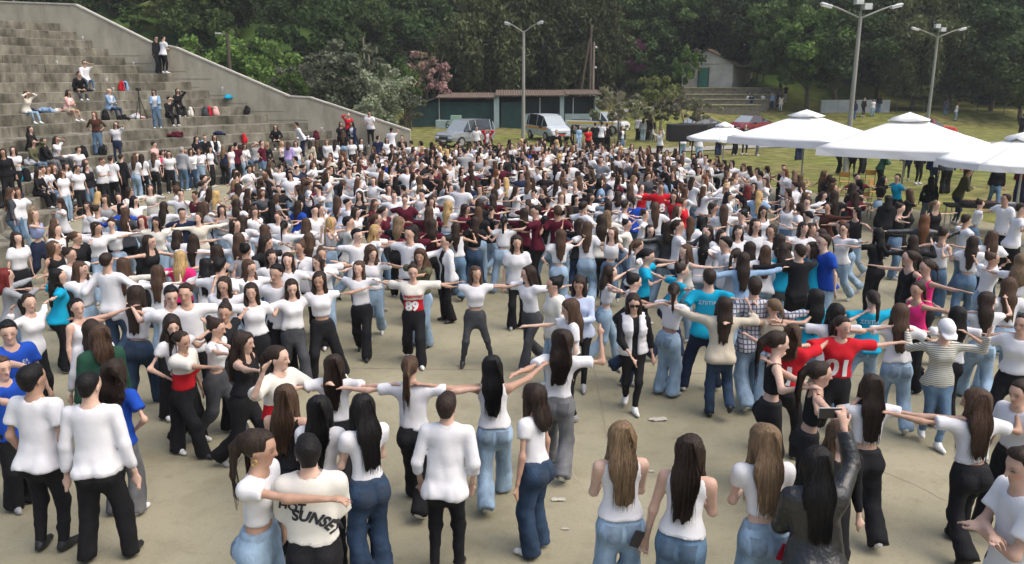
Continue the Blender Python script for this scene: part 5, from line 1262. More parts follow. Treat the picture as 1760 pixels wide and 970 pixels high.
# ------------------------------------------------------------------ who stands where: u, v of the crown in the photo, facing (0 = towards the camera, 90 = to the right), top, trousers, hair, legs:arms (left, right)
PEOPLE = [
# nearest onlookers
(45,632,172,'Tw','Nk','Sk','s:pp','shoe=k,H=1.85'),(147,646,184,'Lw','Rk','Zk','a:aa','shoe=k,H=1.84'),(430,738,78,'Cw','Wl','Pd','s:aF','earring,base=.35,H=1.72'),(528,757,190,'Yo','Wk','Sk','s:tt','sunset,base=.35,H=1.68'),
(541,683,176,'Tw','Wk','Lk','s:tt'),(626,686,-145,'Cw','Wd','Lk','s:tt','hem=.05'),(479,668,172,'Kk','Wk','Lb','s:tt'),(762,683,178,'Sw','Nk','Sd','s:pp','slv=1.5,H=1.71'),
(922,666,-122,'Cw','Wd','Md','s:aa','hem=.05'),(1072,730,186,'Kw','Wl','Lh','s:tt','phone=k,base=.35'),(1180,757,158,'Kw','Wb','Ld','s:at','lean=.1,base=.35'),(1328,740,182,'Cw','Wl','Lh','s:tt','phone=r,base=.35'),
(1418,780,180,'Jk','Wk','Lk','s:tu','holdphone,base=.35'),(1440,728,8,'Lk','Wk','Lb','s:aa','head,base=.0'),(1500,643,178,'Cw','Wk','Ld','s:dd'),(1690,667,180,'Tw','Fk','Lb','s:dd'),
(1772,770,-95,'Tw','Wk','Sd','s:ff','base=.35'),(1762,652,-70,'Tw','Wk','Pd','s:dd'),
# the line that crosses the open floor
(466,596,62,'Yo','Wk','Pd','s:dd','split=.66r'),(568,612,178,'Tw','Wk','Ld','s:dd'),(709,610,172,'Tw','Wk','Pb','w:dd'),(850,608,182,'Kw','Wl','Lk','v:dd','shoe=g'),(960,563,170,'Tw','Wa','Vd','w:dW'),
(985,516,-82,'Tw','Nk','Vb','s:aF'),(955,478,-70,'Ho','Wl','Bk','s:aa'),(1000,471,-12,'Sl','Nk','Md','w:tt','shoe=g'),(1092,501,2,'Vw','Nk','Ld','c:al','sunglasses'),(1154,487,132,'Cw','Wl','Pd','s:dd','shoe=g'),
(1085,471,80,'Cw','Wd','Bk','s:dd'),(1042,453,95,'Rw','Wl','Md','s:dd'),(1244,513,178,'He','Rd','Ld','s:dd','shoe=k'),(1330,517,176,'Ke','Wl','Ph','s:dd'),(1300,474,180,'Sx','Wl','Sd','s:dd'),(1218,461,174,'Tq','Rn','Sd','s:dd','zita'),
(1334,573,82,'Rk','Wk','Pd','s:dd'),(1358,556,140,'Yr','Wk','Mb','s:dd','num=91'),(1447,546,-12,'Yr','Wk','Pd','s:dd','num=01'),(1400,618,78,'Rk','Wk','Pd','s:dd'),(1555,520,172,'Tw','Wl','Lb','w:dd'),
(1628,546,-4,'Lj','Nb','Pb','c:Wd','cap'),(1497,498,178,'Tq','Wl','Pd','s:dd','zita'),(1438,520,176,'Tw','Wl','Lk','s:dd'),(1402,494,182,'Tq','Wl','Lk','s:dd'),(1586,486,-75,'Kp','Wk','Pd','s:dd'),
(1700,500,165,'Cw','Wl','Ld','w:dd'),(1736,480,170,'Tw','Wl','Lb','s:dd'),(1752,440,150,'Tw','Wb','Ch','s:dd'),(1758,536,-40,'Tw','Wk','Pd','x:dd'),(1642,528,180,'Tw','Wk','Lk','s:dd'),
# left group
(14,550,58,'Tb','Wk','Sk','s:aF','bluet'),(163,562,-140,'Jz','Wk','Mb','s:aa'),(150,553,-150,'Lw','Wk','Ld','s:aa'),(225,490,178,'Tw','Wd','Ld','s:dd'),(187,625,172,'Tb','Wa','Cd','s:hh'),(285,492,40,'Tw','Wk','Sk','s:dd'),(322,487,30,'Tw','Nk','Sd','s:dd'),
(298,544,60,'Cw','Wk','Vd','s:dd'),(306,564,74,'Yo','Wk','Pd','v:aF','split=.68r,shoe=k'),(362,544,84,'Cw','Wg','Bd','w:dd'),(407,567,80,'Kk','Wk','Vd','w:dd'),(380,523,78,'Tk','Wk','Bd','s:dd'),(434,488,28,'Tw','Wk','Ld','s:dd'),(497,478,32,'Tw','Wg','Md','w:dd'),
(386,478,10,'Tw','Wl','Ld','s:dd'),(2,612,60,'Tb','Wk','Sb','s:aF'),(42,506,70,'Lw','Wk','Pd','s:dd'),(131,512,74,'Kw','Wk','Pk','s:dd'),(8,462,120,'Lg','Wb','Mr','s:dd'),(90,463,125,'Tq','Wk','Lk','s:dd'),(185,436,172,'Lw','Rd','Sd','s:dd'),
# the facing line in the middle of the floor
(549,466,18,'Cw','Wk','Vd','s:dd'),(618,447,0,'Tw','Wk','Lb','w:dd','hem=.05,shoe=k'),(636,421,2,'Tw','Wl','Cb','v:dd'),(708,451,8,'Yo','Wk','Bd','w:dd','split=.66r,speed'),(722,429,-30,'Ti','Wl','Cb','s:dd'),(768,405,-62,'Jw','Fk','Bk','s:aF','under=k,shoe=k'),
(815,457,6,'Cw','Ng','Mb','x:dd','shoe=k'),(914,455,-45,'Tw','Fg','Md','s:dd','hem=.05,glasses'),(890,405,4,'Tw','Fk','Vd','s:aa'),(702,388,-14,'Tw','Wd','Sk','s:dd'),(613,391,20,'Tw','Wd','Sk','s:dd'),
(543,436,4,'Tw','Wk','Md','s:dd'),(497,432,2,'Tw','Wk','Ld','s:dd'),(468,428,30,'Tw','Wl','Ld','s:dd'),(476,454,10,'Tw','Wk','Sk','s:dd'),(553,422,12,'Tw','Wl','Bb','s:dd'),(517,414,4,'Sw','Wk','Bb','s:dd'),(530,398,176,'Tw','Wb','Lb','s:dd'),(452,405,60,'Tk','Wb','Vd','s:dd'),
(484,377,165,'Sw','Wl','Pk','s:dd'),(455,385,172,'Tw','Wk','Lb','s:dd'),(476,361,4,'Cw','Wl','Bb','s:dd'),(528,373,175,'Tw','Wl','Lb','s:dd'),(517,332,178,'Tn','Wb','Lk','w:dd'),(547,351,62,'Tw','Wb','Ld','s:dd'),(565,374,80,'Rw','Wl','Ly','s:dd'),(580,338,170,'Ll','Wl','Lb','s:dd'),
(596,370,110,'To','Wl','Sk','s:dd'),(607,356,68,'Tw','Wk','Md','s:dd'),(645,365,80,'Tm','Wb','Pb','s:dd'),(658,356,76,'Tm','Wk','Pd','s:dd'),(641,343,70,'Tm','Wk','Vb','s:dd'),(618,327,0,'Kk','Wk','Ld','s:dd'),(667,316,6,'Tw','Wl','Vb','s:dd'),(678,329,2,'Tw','Wl','Bb','s:dd'),
(698,333,4,'Tm','Wk','Bb','s:dd'),(726,323,-8,'Sw','Wk','Sk','s:dd'),(739,337,40,'Tw','Wl','Ld','s:dd'),(749,332,-30,'Tm','Wk','Bb','s:dd'),(682,373,172,'Tk','Wk','Lh','s:dd'),(641,387,82,'Tw','Wl','Ly','s:dd'),(713,387,176,'Tm','Wk','Md','s:dd'),(742,378,176,'Tm','Wk','Ld','s:dd'),
(785,381,178,'Kw','Wb','Ld','s:dd'),(814,374,182,'Ck','Wd','Ld','s:dd'),(863,373,172,'Cw','Wl','Pk','s:dd'),(796,349,70,'Tm','Wk','Ld','s:dd'),(767,346,150,'Tw','Wl','Ly','s:dd'),(736,355,172,'Tm','Wl','Lb','s:dd'),(850,334,180,'Tm','Wk','Ld','s:dd'),(821,343,178,'Tk','Wk','Ld','s:dd'),
# right of the middle
(940,370,180,'Kw','Wl','Lk','s:dd'),(961,395,184,'Cw','Wl','Lb','s:hd'),(1010,382,172,'Tw','Wl','Lb','s:dd','hem=.05'),(997,377,176,'Tk','Wd','Ld','s:dd'),(1050,392,-22,'Rw','Wb','Lb','s:hd'),(1035,370,175,'Lo','Wk','Vd','s:dd'),(1077,378,82,'Ho','Wb','Bk','s:dd','hem=.08'),(1116,388,0,'Hg','Wl','Ld','s:aa'),
(1167,377,85,'Tw','Wd','Sd','s:dd'),(1150,380,160,'Jk','Wl','Md','s:dd'),(1104,361,80,'Tw','Wl','Bd','s:dd'),(1091,408,84,'Lw','Wk','Pb','s:dd'),(1107,428,80,'Tq','Nk','Pk','s:dd'),(1181,421,-60,'Ko','Wl','Lb','s:dd'),(1153,448,95,'Tq','Wn','Bd','s:dd','lean=.3'),(1211,403,160,'Hw','Wl','Lk','s:dd'),
(1220,386,-55,'Tw','Wb','Ld','s:dd'),(1251,405,-80,'Tw','Wd','Sk','s:dd'),(1267,389,4,'Tw','Wl','Ld','s:dd'),(1297,377,-4,'Lw','Wl','Ld','s:dd'),(1264,428,140,'Hg','Wl','Pd','s:dd'),(1280,436,176,'Ld','Wl','Ld','s:dd'),(1287,417,178,'Tw','Wk','Md','s:dd'),(1207,369,-140,'Tq','Wb','Lk','s:dd'),
(1240,395,40,'Tw','Wl','Ld','s:dd'),(1162,351,80,'Tw','Wl','Lb','s:dd'),(1127,348,178,'Tw','Wl','Lb','s:dd'),(1069,342,82,'Tw','Wb','Sd','s:dd'),(1090,338,175,'Tb','Wb','Pd','s:dd'),(1004,347,120,'Tw','Wb','Sd','s:dd'),(924,354,-100,'Tm','Wk','Sk','s:dd'),(962,354,176,'Tm','Wl','Sb','s:dd'),
(944,337,178,'Tm','Wk','Bd','s:dd'),(900,359,174,'Tm','Wk','Md','s:dd'),(908,341,182,'Tm','Wk','Pd','s:dd'),(965,329,0,'Lo','Wl','Vh','s:dd'),(1011,332,60,'Tw','Wl','Md','s:dd'),(1045,343,172,'Tw','Wk','Ld','s:dd'),(1047,360,174,'To','Wl','Lh','s:dd'),(1060,329,180,'Tw','Wl','Md','s:dd'),
(1086,315,178,'Tw','Wl','Lb','s:dd'),(1102,317,30,'Yr','Wk','Pb','s:dd'),(1134,312,0,'Yr','Wk','Sd','s:dd','num=88'),(1162,329,-60,'Yr','Wk','Md','s:dd'),(1176,338,60,'Tr','Wk','Bb','s:dd'),(1223,347,78,'Kw','Wl','Bd','s:dd'),(1245,352,175,'Tw','Wl','Lb','s:dd'),(1251,328,82,'Tw','Wb','Lk','s:dd'),(1281,359,-75,'Kw','Wl','Bk','s:dd'),
(1313,352,4,'Kw','Wl','Ld','s:dd'),(1303,324,176,'Tw','Wl','La','s:dd'),(1287,319,172,'Tk','Wk','Lr','s:dd'),(1246,315,-8,'Tw','Wl','Ly','s:dd'),(1356,340,-50,'Kw','Wb','Lb','s:dd'),(1392,340,-62,'Cw','Wl','Bd','s:dd'),(1423,349,-72,'Hf','Wk','Pk','s:dd'),(1381,312,174,'Tw','Wk','Lb','s:dd'),
(1436,327,176,'Tk','Wk','Lf' if False else 'Ld','s:dd'),(1463,315,172,'Kk','Wk','Ld','s:dd'),(1476,297,-6,'Tm','Wk','Sk','s:dd'),(1515,302,60,'Tk','Wl','Vk','x:dd'),(1547,297,-80,'Tq','Wk','Pd','s:dd'),(1565,325,-130,'Lk','Wk','Vb','s:dd'),(1526,336,170,'Hk','Wk','Mk','s:aa'),(1547,350,50,'Kk','Wb','Bd','s:dd'),
(1609,343,2,'Kk','Wk','Ph','s:dd'),(1681,340,60,'Cw','Wb','Bd','s:dd'),(1732,333,-70,'Tw','Wk','Sd','s:dd'),(1750,347,80,'Tw','Wk','Sd','s:dd'),(1664,367,88,'Tw','Wb','Sd','s:dd'),(1588,368,160,'Jk','Wk','La','s:dd'),(1620,392,115,'Kw','Wb','Bd','s:dd'),(1670,403,150,'Cw','Wb','Ld','v:dd'),(1707,395,172,'Tw','Wd','Lb','s:dd'),
(1512,394,-150,'Tk','Wk','Lk','s:dd'),(1569,405,-170,'Lk','Wk','Ld','s:dd'),(1575,432,-80,'Kk','Wk','Pd','s:dd'),(1596,444,-82,'Kp','Wk','Pd','s:dd'),(1451,382,-58,'Tw','Wl','Bd','v:dd'),(1464,373,-100,'Kk','Wl','La','s:dd','lean=.4'),(1426,403,-70,'Tb','Wl','Sd','s:aF'),(1379,421,176,'Lk','Wk','Sd','s:dd'),
(1353,417,178,'Tq','Wa','Cd','s:dd'),(1401,413,-90,'Tq','Wl','Md','s:dd'),(1377,383,0,'Tw','Wl','Ld','s:dd'),(1393,382,6,'Tw','Wl','Ld','s:dd'),(1411,394,-120,'Tw','Wk','Ld','s:dd'),(1330,388,4,'Tw','Wl','Ld','s:dd'),(1343,404,178,'Tw','Wl','Md','s:dd'),(1701,431,100,'Tw','Wl','Bb','s:dd'),(1316,420,174,'Tw','Wl','Lb','s:dd'),
# left of the middle
(57,357,86,'Rv','Wn','Lh','w:aF'),(90,383,70,'Tw','Wl','Lb','s:dd'),(124,399,64,'Tk','Wk','Pb','s:dd'),(89,413,60,'Kk','Wb','Lb','s:dd'),(118,427,66,'Tw','Wk','Bd','s:dd'),(137,448,62,'Tw','Wl','Lb','s:dd'),(165,378,20,'Tw','Wl','Md','s:dd'),(195,375,2,'Sw','Wl','Bd','s:dd','hem=.09'),(146,346,60,'Kw','Wk','Ld','s:dd'),
(165,351,172,'Tw','Wk','Bd','s:dd'),(178,335,6,'Kg','Wl','Md','s:dd'),(205,332,50,'Rw','Wl','Md','s:dd'),(216,321,78,'Tw','Wl','Ld','s:dd'),(229,338,70,'Tw','Wl','Lk','s:dd'),(213,355,176,'Th','Wk','Lb','s:dd'),(245,369,4,'Rg','Wk','Mr','s:dd'),(268,373,2,'To','Wl','Lk','s:dd'),(260,317,4,'Lo','Wl','Ld','s:dd'),
(309,356,2,'Tn','Wb','Sd','s:dd'),(340,366,12,'Lc','Wl','Pb','s:dd'),(307,324,-10,'Tw','Wk','Sk','s:dd'),(277,348,172,'Tw','Wl','Ld','s:dd'),(304,433,176,'Tp','Wk','Ly','s:dd'),(214,441,172,'Lo','Wl','Lb','s:dd'),(272,457,174,'Tw','Wl','Lb','s:dd'),(353,444,178,'Tw','Wk','Lk','s:dd'),(368,446,176,'Tw','Wk','Sk','s:dd'),
(417,420,172,'Tg','Wl','Bk','s:dd'),(371,420,170,'Kh','Wk','Md','s:dd'),(410,402,174,'Tw','Wb','Lb','s:dd'),(381,351,30,'Kg','Wl','Ld','s:dd'),(348,347,176,'Tw','Wk','Vb','s:dd'),(407,343,176,'Tw','Wk','Ld','s:dd'),(402,378,40,'Cw','Wl','Md','s:dd'),(425,444,40,'Tw','Wk','Lb','s:dd'),(330,404,176,'Tw','Wl','Ld','s:dd'),(250,405,60,'Kk','Wk','Ld','s:dd'),
(300,395,170,'Tw','Wb','Md','s:dd'),(415,372,172,'Tw','Wk','Ld','s:dd'),(432,356,60,'Tw','Wl','Vb','s:dd'),(24,400,70,'Tw','Wk','Ld','s:aa'),
]
TIER = [  # seated or standing on the tiers: u, v, 'sit'/'up', facing or None, top, bottom, hair, arms
(129,117,'sit',None,'Lk','Rg','Sd','ll','lean=.5'),(143,109,'sit',None,'Sw','Nb','Sk','Hl'),(41,164,'sit',None,'Lc','Nl','Mb','HH'),(112,160,'sit',None,'Js','Se','Ld','ff'),(185,156,'sit',None,'Jd','Nd','Xg','ff'),(265,157,'up',20,'Jd','Wb','Md','tt'),(288,168,'sit',None,'Lk','Rk','Sk','Hl'),(305,158,'sit',None,'Lk','Wk','Ld','Hl'),
(163,197,'up',8,'Qf','Wb','La','hh'),(198,218,'up',6,'Tw','Nn','Ld','Ha'),(47,224,'sit',None,'Hk','Ra','Md','ll'),(69,228,'sit',None,'Hk','Ra','Md','ll'),(91,226,'sit',None,'Tw','Rg','Ld','Hl'),(20,255,'up',10,'Tw','Nk','Ld','ff'),(53,249,'sit',None,'Li','Nb','Md','Hl'),(133,263,'sit',None,'Tw','Nn','Sb','la','fem'),
(262,239,'up',85,'Ts','Su','Sd','tt','fem'),(272,250,'sit',None,'Rp','Wk','Ld','ff'),(332,229,'sit',None,'Tk','Wk','Vd','ll'),(349,225,'sit',None,'Hk','Wk','Sb','ll'),(367,227,'sit',None,'Jw','Ra','Ld','ll','under=k'),(326,253,'up',10,'Lw','Wd','Vd','tt'),(341,253,'up',0,'Lw','Wl','Md','tt','hem=.1'),(396,266,'up',80,'Tw','Wl','Md','aa'),
(414,271,'up',176,'Tw','Wl','Md','aa'),(437,258,'sit',None,'Hg','Nb','Sg','HH'),(456,259,'sit',None,'Lk','Nk','My','ll'),(484,254,'sit',None,'Ko','Wk','My','ll'),(497,257,'up',170,'Hu','Wl','Mb','aa'),(452,271,'up',80,'Tm','Wb','Sd','hh'),(264,281,'up',176,'Tw','Wk','Lb','aa'),(291,284,'up',30,'Tw','Wk','Vd','aa'),(313,279,'up',172,'Hg','Rb','Sg','aa'),
(346,296,'up',0,'Tw','Wl','Md','aa'),(362,281,'up',85,'Tw','Wk','Md','aa'),(386,291,'up',170,'Kn','Wk','Lh','aa'),(407,285,'up',174,'Tm','Wk','Sk','aa'),(472,213,'sit',None,'Lk','Nk','Md','ll','lean=.5'),(519,211,'up',-60,'Hw','Rn','Sk','aa','lean=.5'),(585,214,'up',30,'Tk','Wk','Md','aa'),(597,191,'up',20,'Lr','Wk','Sg','aH','fem'),
(606,217,'up',-20,'Jn','Wn','Mk','tt'),(636,198,'up',-4,'Tw','Nk','Sd','tt'),(672,213,'up',170,'Sw','Wk','Sk','aH'),(692,228,'up',-10,'Lk','Rk','Sk','ff'),(563,251,'up',4,'Lw','Wk','Lh','aa'),(605,249,'up',6,'Tw','Wk','Ld','aa'),(590,232,'up',172,'Tk','Wl','Lb','aa'),(533,257,'up',172,'Le','We','Md','aa'),
(266,62,'up',80,'Hk','Wk','Sk','aa'),(278,66,'up',150,'Tw','Nk','Sk','tt'),(175,288,'up',70,'Tw','Rk','Sb','tt'),(192,296,'up',176,'Tw','Rk','Sd','aa'),(209,289,'up',160,'Lk','Rk','Sd','aa'),(26,318,'up',40,'Tw','Wl','Mb','hh'),(13,320,'up',120,'Lh','Wb','Vb','aa'),(73,336,'sit',None,'Tw','Wb','Sd','ll'),(95,330,'sit',None,'Lk','Wk','La','ll'),(5,262,'up',40,'Lk','Wk','Md','aa'),
(110,300,'sit',None,'Tw','Wk','Ld','ll'),(150,312,'up',60,'Lk','Wb','Md','aa'),(232,300,'sit',None,'Tk','Wl','Lb','ll'),(246,296,'up',176,'Tw','Wk','Ld','aa'),(150,330,'sit',None,'Hg','Wk','Mb','ll'),(112,338,'up',80,'Tw','Wl','Lb','aa'),(60,300,'sit',None,'Lk','Wk','Ld','ll'),(30,350,'up',100,'Lw','Wb','Md','aa'),(235,318,'up',172,'Tw','Wl','Lb','aa'),(140,352,'up',60,'Tw','Wk','Pd','aa'),
(282,262,'sit',None,'Tw','Wl','Ld','ll'),(312,258,'sit',None,'Lk','Wk','Mb','ll'),(420,262,'sit',None,'Lw','Wb','Ld','tt'),(510,262,'up',10,'Tw','Wl','Vd','aa'),(546,262,'up',176,'Lk','Wk','Lb','aa'),(575,256,'up',170,'Tw','Wb','Ld','aa'),(620,250,'up',20,'Jk','Wb','Md','aa'),(650,246,'up',172,'Tn','Wk','Sk','aa'),(664,240,'up',30,'Tw','Wl','Ld','aa'),(85,338,'sit',None,'Tw','Wk','Mb','ll'),
]
FIELD = [  # standing beyond the floor: u, v of the feet, ground height, facing, top, bottom, hair, legs:arms
(1096,243,0,150,'Tw','Wk','Sb','s:aa'),(1104,244,0,170,'Jg','Wl','Md','s:aa'),(1112,243,0,40,'Lk','Wk','Sk','s:aa'),(1120,243,0,20,'Lk','Wa','Md','s:aa'),(1193,158,2.9,10,'Lk','Nk','Sk','s:aa'),(1198,159,2.9,20,'Tw','Na','Sd','s:aa'),
(1273,182,1.3,0,'Tw','Nw','Sd','s:aa'),(1284,190,1.3,30,'Lw','Wb','Ld','s:aa'),(1290,191,1.3,170,'Tn','Wb','Sk','s:aa'),(1297,189,1.3,20,'Ll','Wl','Md','s:aa'),(1303,189,1.3,150,'Tr','Wb','Md','s:aa'),(1310,190,1.3,10,'Tw','Wa','Ld','s:aa'),(1317,189,1.3,170,'Hk','Wk','Sk','s:aa'),(1325,190,1.3,-20,'Ld','Wn','Sd','s:aa'),(1335,189,1.3,60,'Lk','Wk','Ld','s:aa'),(1341,191,1.3,172,'Te','Nw','Md','s:aa'),(1348,188,1.3,20,'Tk','Nw','Sd','s:aa'),
(1466,218,0,170,'Jn','Wb','Md','s:aa'),(1481,217,0,20,'Lk','Nk','Sk','s:aa'),(1497,217,0,10,'Tw','Wl','Ld','s:aa'),(1507,215,0,150,'Lk','Wb','Md','s:aa'),(1622,216,0,170,'Jh','Wb','Lb','s:aa'),(1640,218,0,60,'Tw','Wl','Md','s:tt'),(1754,234,0,170,'Hk','Wk','Sk','s:aa'),
(1188,255,0,10,'Lk','Nk','Sk','s:aa'),(1234,268,0,170,'Ln','Wn','Sd','s:aa'),(1262,267,0,20,'Lk','Wk','Md','s:aa'),(1279,267,0,-10,'Lk','Nk','Sk','s:aa'),(1300,268,0,60,'Te','Wa','Md','s:aa'),(1372,276,0,172,'Ln','Wn','Sk','s:aa'),
(1440,300,0,80,'Jh','Wk','Md','s:aa','lean=.4'),(1463,303,0,172,'Lk','Nk','Ld','s:aa'),(1480,300,0,20,'Li','Wk','Sd','s:aa'),(1509,330,0,80,'Hz','Wk','Sk','s:tt','lean=.25'),(1556,312,0,170,'Ln','Nn','Sk','s:aa'),(1576,318,0,20,'Lk','Nk','Sd','s:aa'),(1602,330,0,-20,'Jn','Nn','Sk','s:aa'),(1623,334,0,172,'Lh','Wk','Sg','s:aa'),(1590,392,0,170,'Lk','Wa','Lk','s:aa'),
(1640,388,0,75,'Hi','Nd','Sb','s:tt','lean=.3'),(1660,330,0,172,'Lr','Nn','Sd','s:aa'),(1706,358,0,-20,'Lk','Wb','Ld','w:aa'),(1750,352,0,-60,'Lm','Wn','Md','s:aa'),(1775,356,0,-80,'Ts','Wn','Md','s:aa'),
(820,268,0,10,'Tw','Wk','Sd','s:aa'),(838,272,0,0,'Jr','Wl','Ld','s:HH'),(1200,282,0,10,'Tw','Wl','Sk','s:aa'),(1172,274,0,172,'Tw','Wl','Sd','s:aa'),(1133,278,0,-40,'Lw','Wk','Bd','s:uu'),(1010,268,0,20,'Tr','Wk','Ld','s:aa'),(1022,262,0,170,'Tk','Wk','Sk','s:aa'),(1032,262,0,160,'Tw','Wk','Sk','s:aa'),(1043,262,0,170,'Lk','Wk','Sd','s:aa'),(983,262,0,80,'Tk','Wk','Ld','s:aa'),(994,262,0,40,'Ld','Wl','Ld','s:aa'),(955,285,0,4,'Lk','Wk','Sg','s:aa'),(1068,264,0,30,'Jk','Wb','Md','s:aa'),
]
ARM = {'a': 'down', 'p': 'pocket', 'h': 'hip', 'f': 'fold', 't': 'text', 'l': 'lap', 'H': 'head', 'u': 'up', 'o': 'out', 'F': 'fwd', 'W': 'wave', 'd': 'link'}
prg = random.Random(11)
CAST = []
def parse_opts(rest):
    o = {}
    for r in rest:
        for it in r.split(','):
            if '=' in it: a, b = it.split('=', 1); o[a] = b
            else: o[it] = True
    return o
def cast(u, v, phi, top, bot, hair, pose, rest, place, loc=None, base=0.0, H=None):
    o = parse_opts(rest); lg, ar = pose.split(':')
    male = hair[0] in 'SZX' and 'fem' not in o
    if 'H' in o: H = float(o['H'])
    H = H or (prg.gauss(1.765, .045) if male else prg.gauss(1.65, .042))
    base = float(o.get('base', base))
    if loc is None: q = at_z(u, v, base + H * 1.005); loc = (q.x, q.y, base)
    if lg == 's' and 'd' in ar and place == 'floor': lg = prg.choice('ssswvckjax')
    CAST.append(dict(u=u, v=v, phi=phi, top=top, bot=bot, hair=hair, legs=lg, arms=ar, o=o, sex='m' if male else 'f', H=H, loc=loc, base=base, place=place, seed=len(CAST) * 17 + 3,
                     skin=prg.choice(SKINS), shoe=o.get('shoe') or prg.choice('wwwwkg')))
for p in PEOPLE: cast(*p[:7], p[7:], 'floor')
def on_circle(u, v, r):
    d = ray(u, v); L = math.hypot(d[0], d[1]); dx, dy = d[0] / L, d[1] / L; b = dx * -CX + dy * -CY; c = CX * CX + CY * CY - r * r
    q = b * b - c; t = -b + math.sqrt(max(q, 0)); return dx * t, dy * t
for p in TIER:
    u, v, mode, phi, top, bot, hair, ar = p[:8]; best = None
    male = hair[0] in 'SZX' and 'fem' not in p[8:]; H = 1.75 if male else 1.65
    for k in range(2, 20):
        if mode == 'sit':
            if k > 17: continue
            r = tier_r(k) + .16; x, y = on_circle(u, v, r); zt = tier_z(k + 1) + .39 + .075 + .49 * H
        else:
            r = tier_r(k) + .3 if k < 19 else 12.3; x, y = on_circle(u, v, r); zt = (tier_z(k) if k < 19 else 0) + H
        if y > WY - .35: y = WY - .35; x = (u - 880) / FPX * y / (ray(u, v)[1])
        e = abs(proj(x, y, zt)[1] - v)
        if best is None or e < best[0]: best = (e, k, x, y)
    e, k, x, y = best
    ph = math.degrees(math.atan2(CX - x, -(CY - y))) + prg.uniform(-18, 18) if phi is None else phi
    base = (tier_z(k + 1) if mode == 'sit' else (tier_z(k) if k < 19 else 0))
    cast(u, v, ph, top, bot, hair, ('sit' if mode == 'sit' else 's') + ':' + ar, p[8:], 'tier', (x, y, base), base, H)
for p in FIELD:
    q = at_z(p[0], p[1], p[2]); z = max(0, terrain(q.x, q.y)) if p[2] < 2 else p[2]; cast(*p[:2], *p[3:8], p[8:], 'field', (q.x, q.y, z), z)
# dancers between and behind the ones drawn by hand, in rough rings
def vtop(u): return np.interp(u, [90, 250, 330, 440, 560, 700, 800, 900, 1050, 1150, 1250, 1330, 1420, 1480, 1500, 1560, 1760], [334, 318, 302, 276, 262, 243, 241, 237, 240, 250, 268, 282, 292, 300, 372, 380, 384])
def vbot(u): return np.interp(u, [0, 200, 420, 560, 760, 950, 1350, 1440, 1500, 1760], [372, 388, 392, 392, 372, 372, 392, 352, 372, 372])
taken = [c['loc'] for c in CAST]
fill = []
for ring in range(0, 26):
    r = 1.2 + ring * .88; n = int(2 * math.pi * r / .86); face_in = ring % 3 != 1
    for i in range(n):
        a = 2 * math.pi * i / n + prg.uniform(-.1, .1) / r; rr = r + prg.uniform(-.14, .14)
        x, y = -.4 + rr * math.cos(a), 26.5 + rr * math.sin(a)
        if y < 8: continue
        u, v = proj(x, y, 1.66)
        if not (-20 < u < 1790) or not (vtop(u) < v < vbot(u)): continue
        dr = math.hypot(x - CX, y - CY)
        if x < CX and dr > 12.55 and y > 17: continue
        if any((x - t[0]) ** 2 + (y - t[1]) ** 2 < .40 for t in taken): continue
        inward = math.degrees(math.atan2(-(x + .4), (y - 26.5))); ph = (inward if face_in else inward + 180) + prg.gauss(0, 48)
        fill.append((y, x, ph)); taken.append((x, y, 0))
fill.sort()
N_FILL = 300 - len(PEOPLE) - len(TIER) - 0
def rand_look():
    t = prg.choice(['Tw'] * 10 + ['Cw'] * 4 + ['Kw'] * 2 + ['Tk'] * 4 + ['Tm', 'Lk', 'Hk', 'Tg', 'Lh', 'Tn', 'Kk', 'Lk', 'Lw', 'Lw', 'Sw', 'Sw', 'Ko', 'To', 'Tm', 'Hg', 'Lo', 'Tg', 'Tn', 'Ld', 'Tb', 'Rw', 'Lc'])
    h = prg.choice(['Ld'] * 6 + ['Lb'] * 6 + ['Lk'] * 3 + ['Vd', 'Vb', 'Md', 'Mb', 'Pd', 'Pd', 'Pb', 'Bd', 'Bk', 'Sk', 'Sk', 'Sd', 'Sd', 'Lh', 'Ly', 'Cb', 'La'])
    return t, prg.choice(['Wl'] * 5 + ['Wb'] * 3 + ['Wk'] * 5 + ['Wd', 'Ng', 'Rk']), h
far = []
for j, (y, x, ph) in enumerate(fill):
    t, b, h = rand_look()
    if j < N_FILL:
        u, v = proj(x, y, 1.66); cast(u, v, ph, t, b, h, prg.choice(['s', 's', 'w', 'v', 'k', 'j']) + ':dd', (), 'floor', (x, y, 0))
    else: far.append((x, y, ph, t, b, h))
print('CAST', len(CAST), 'FILL', len(fill), 'FAR', len(far))

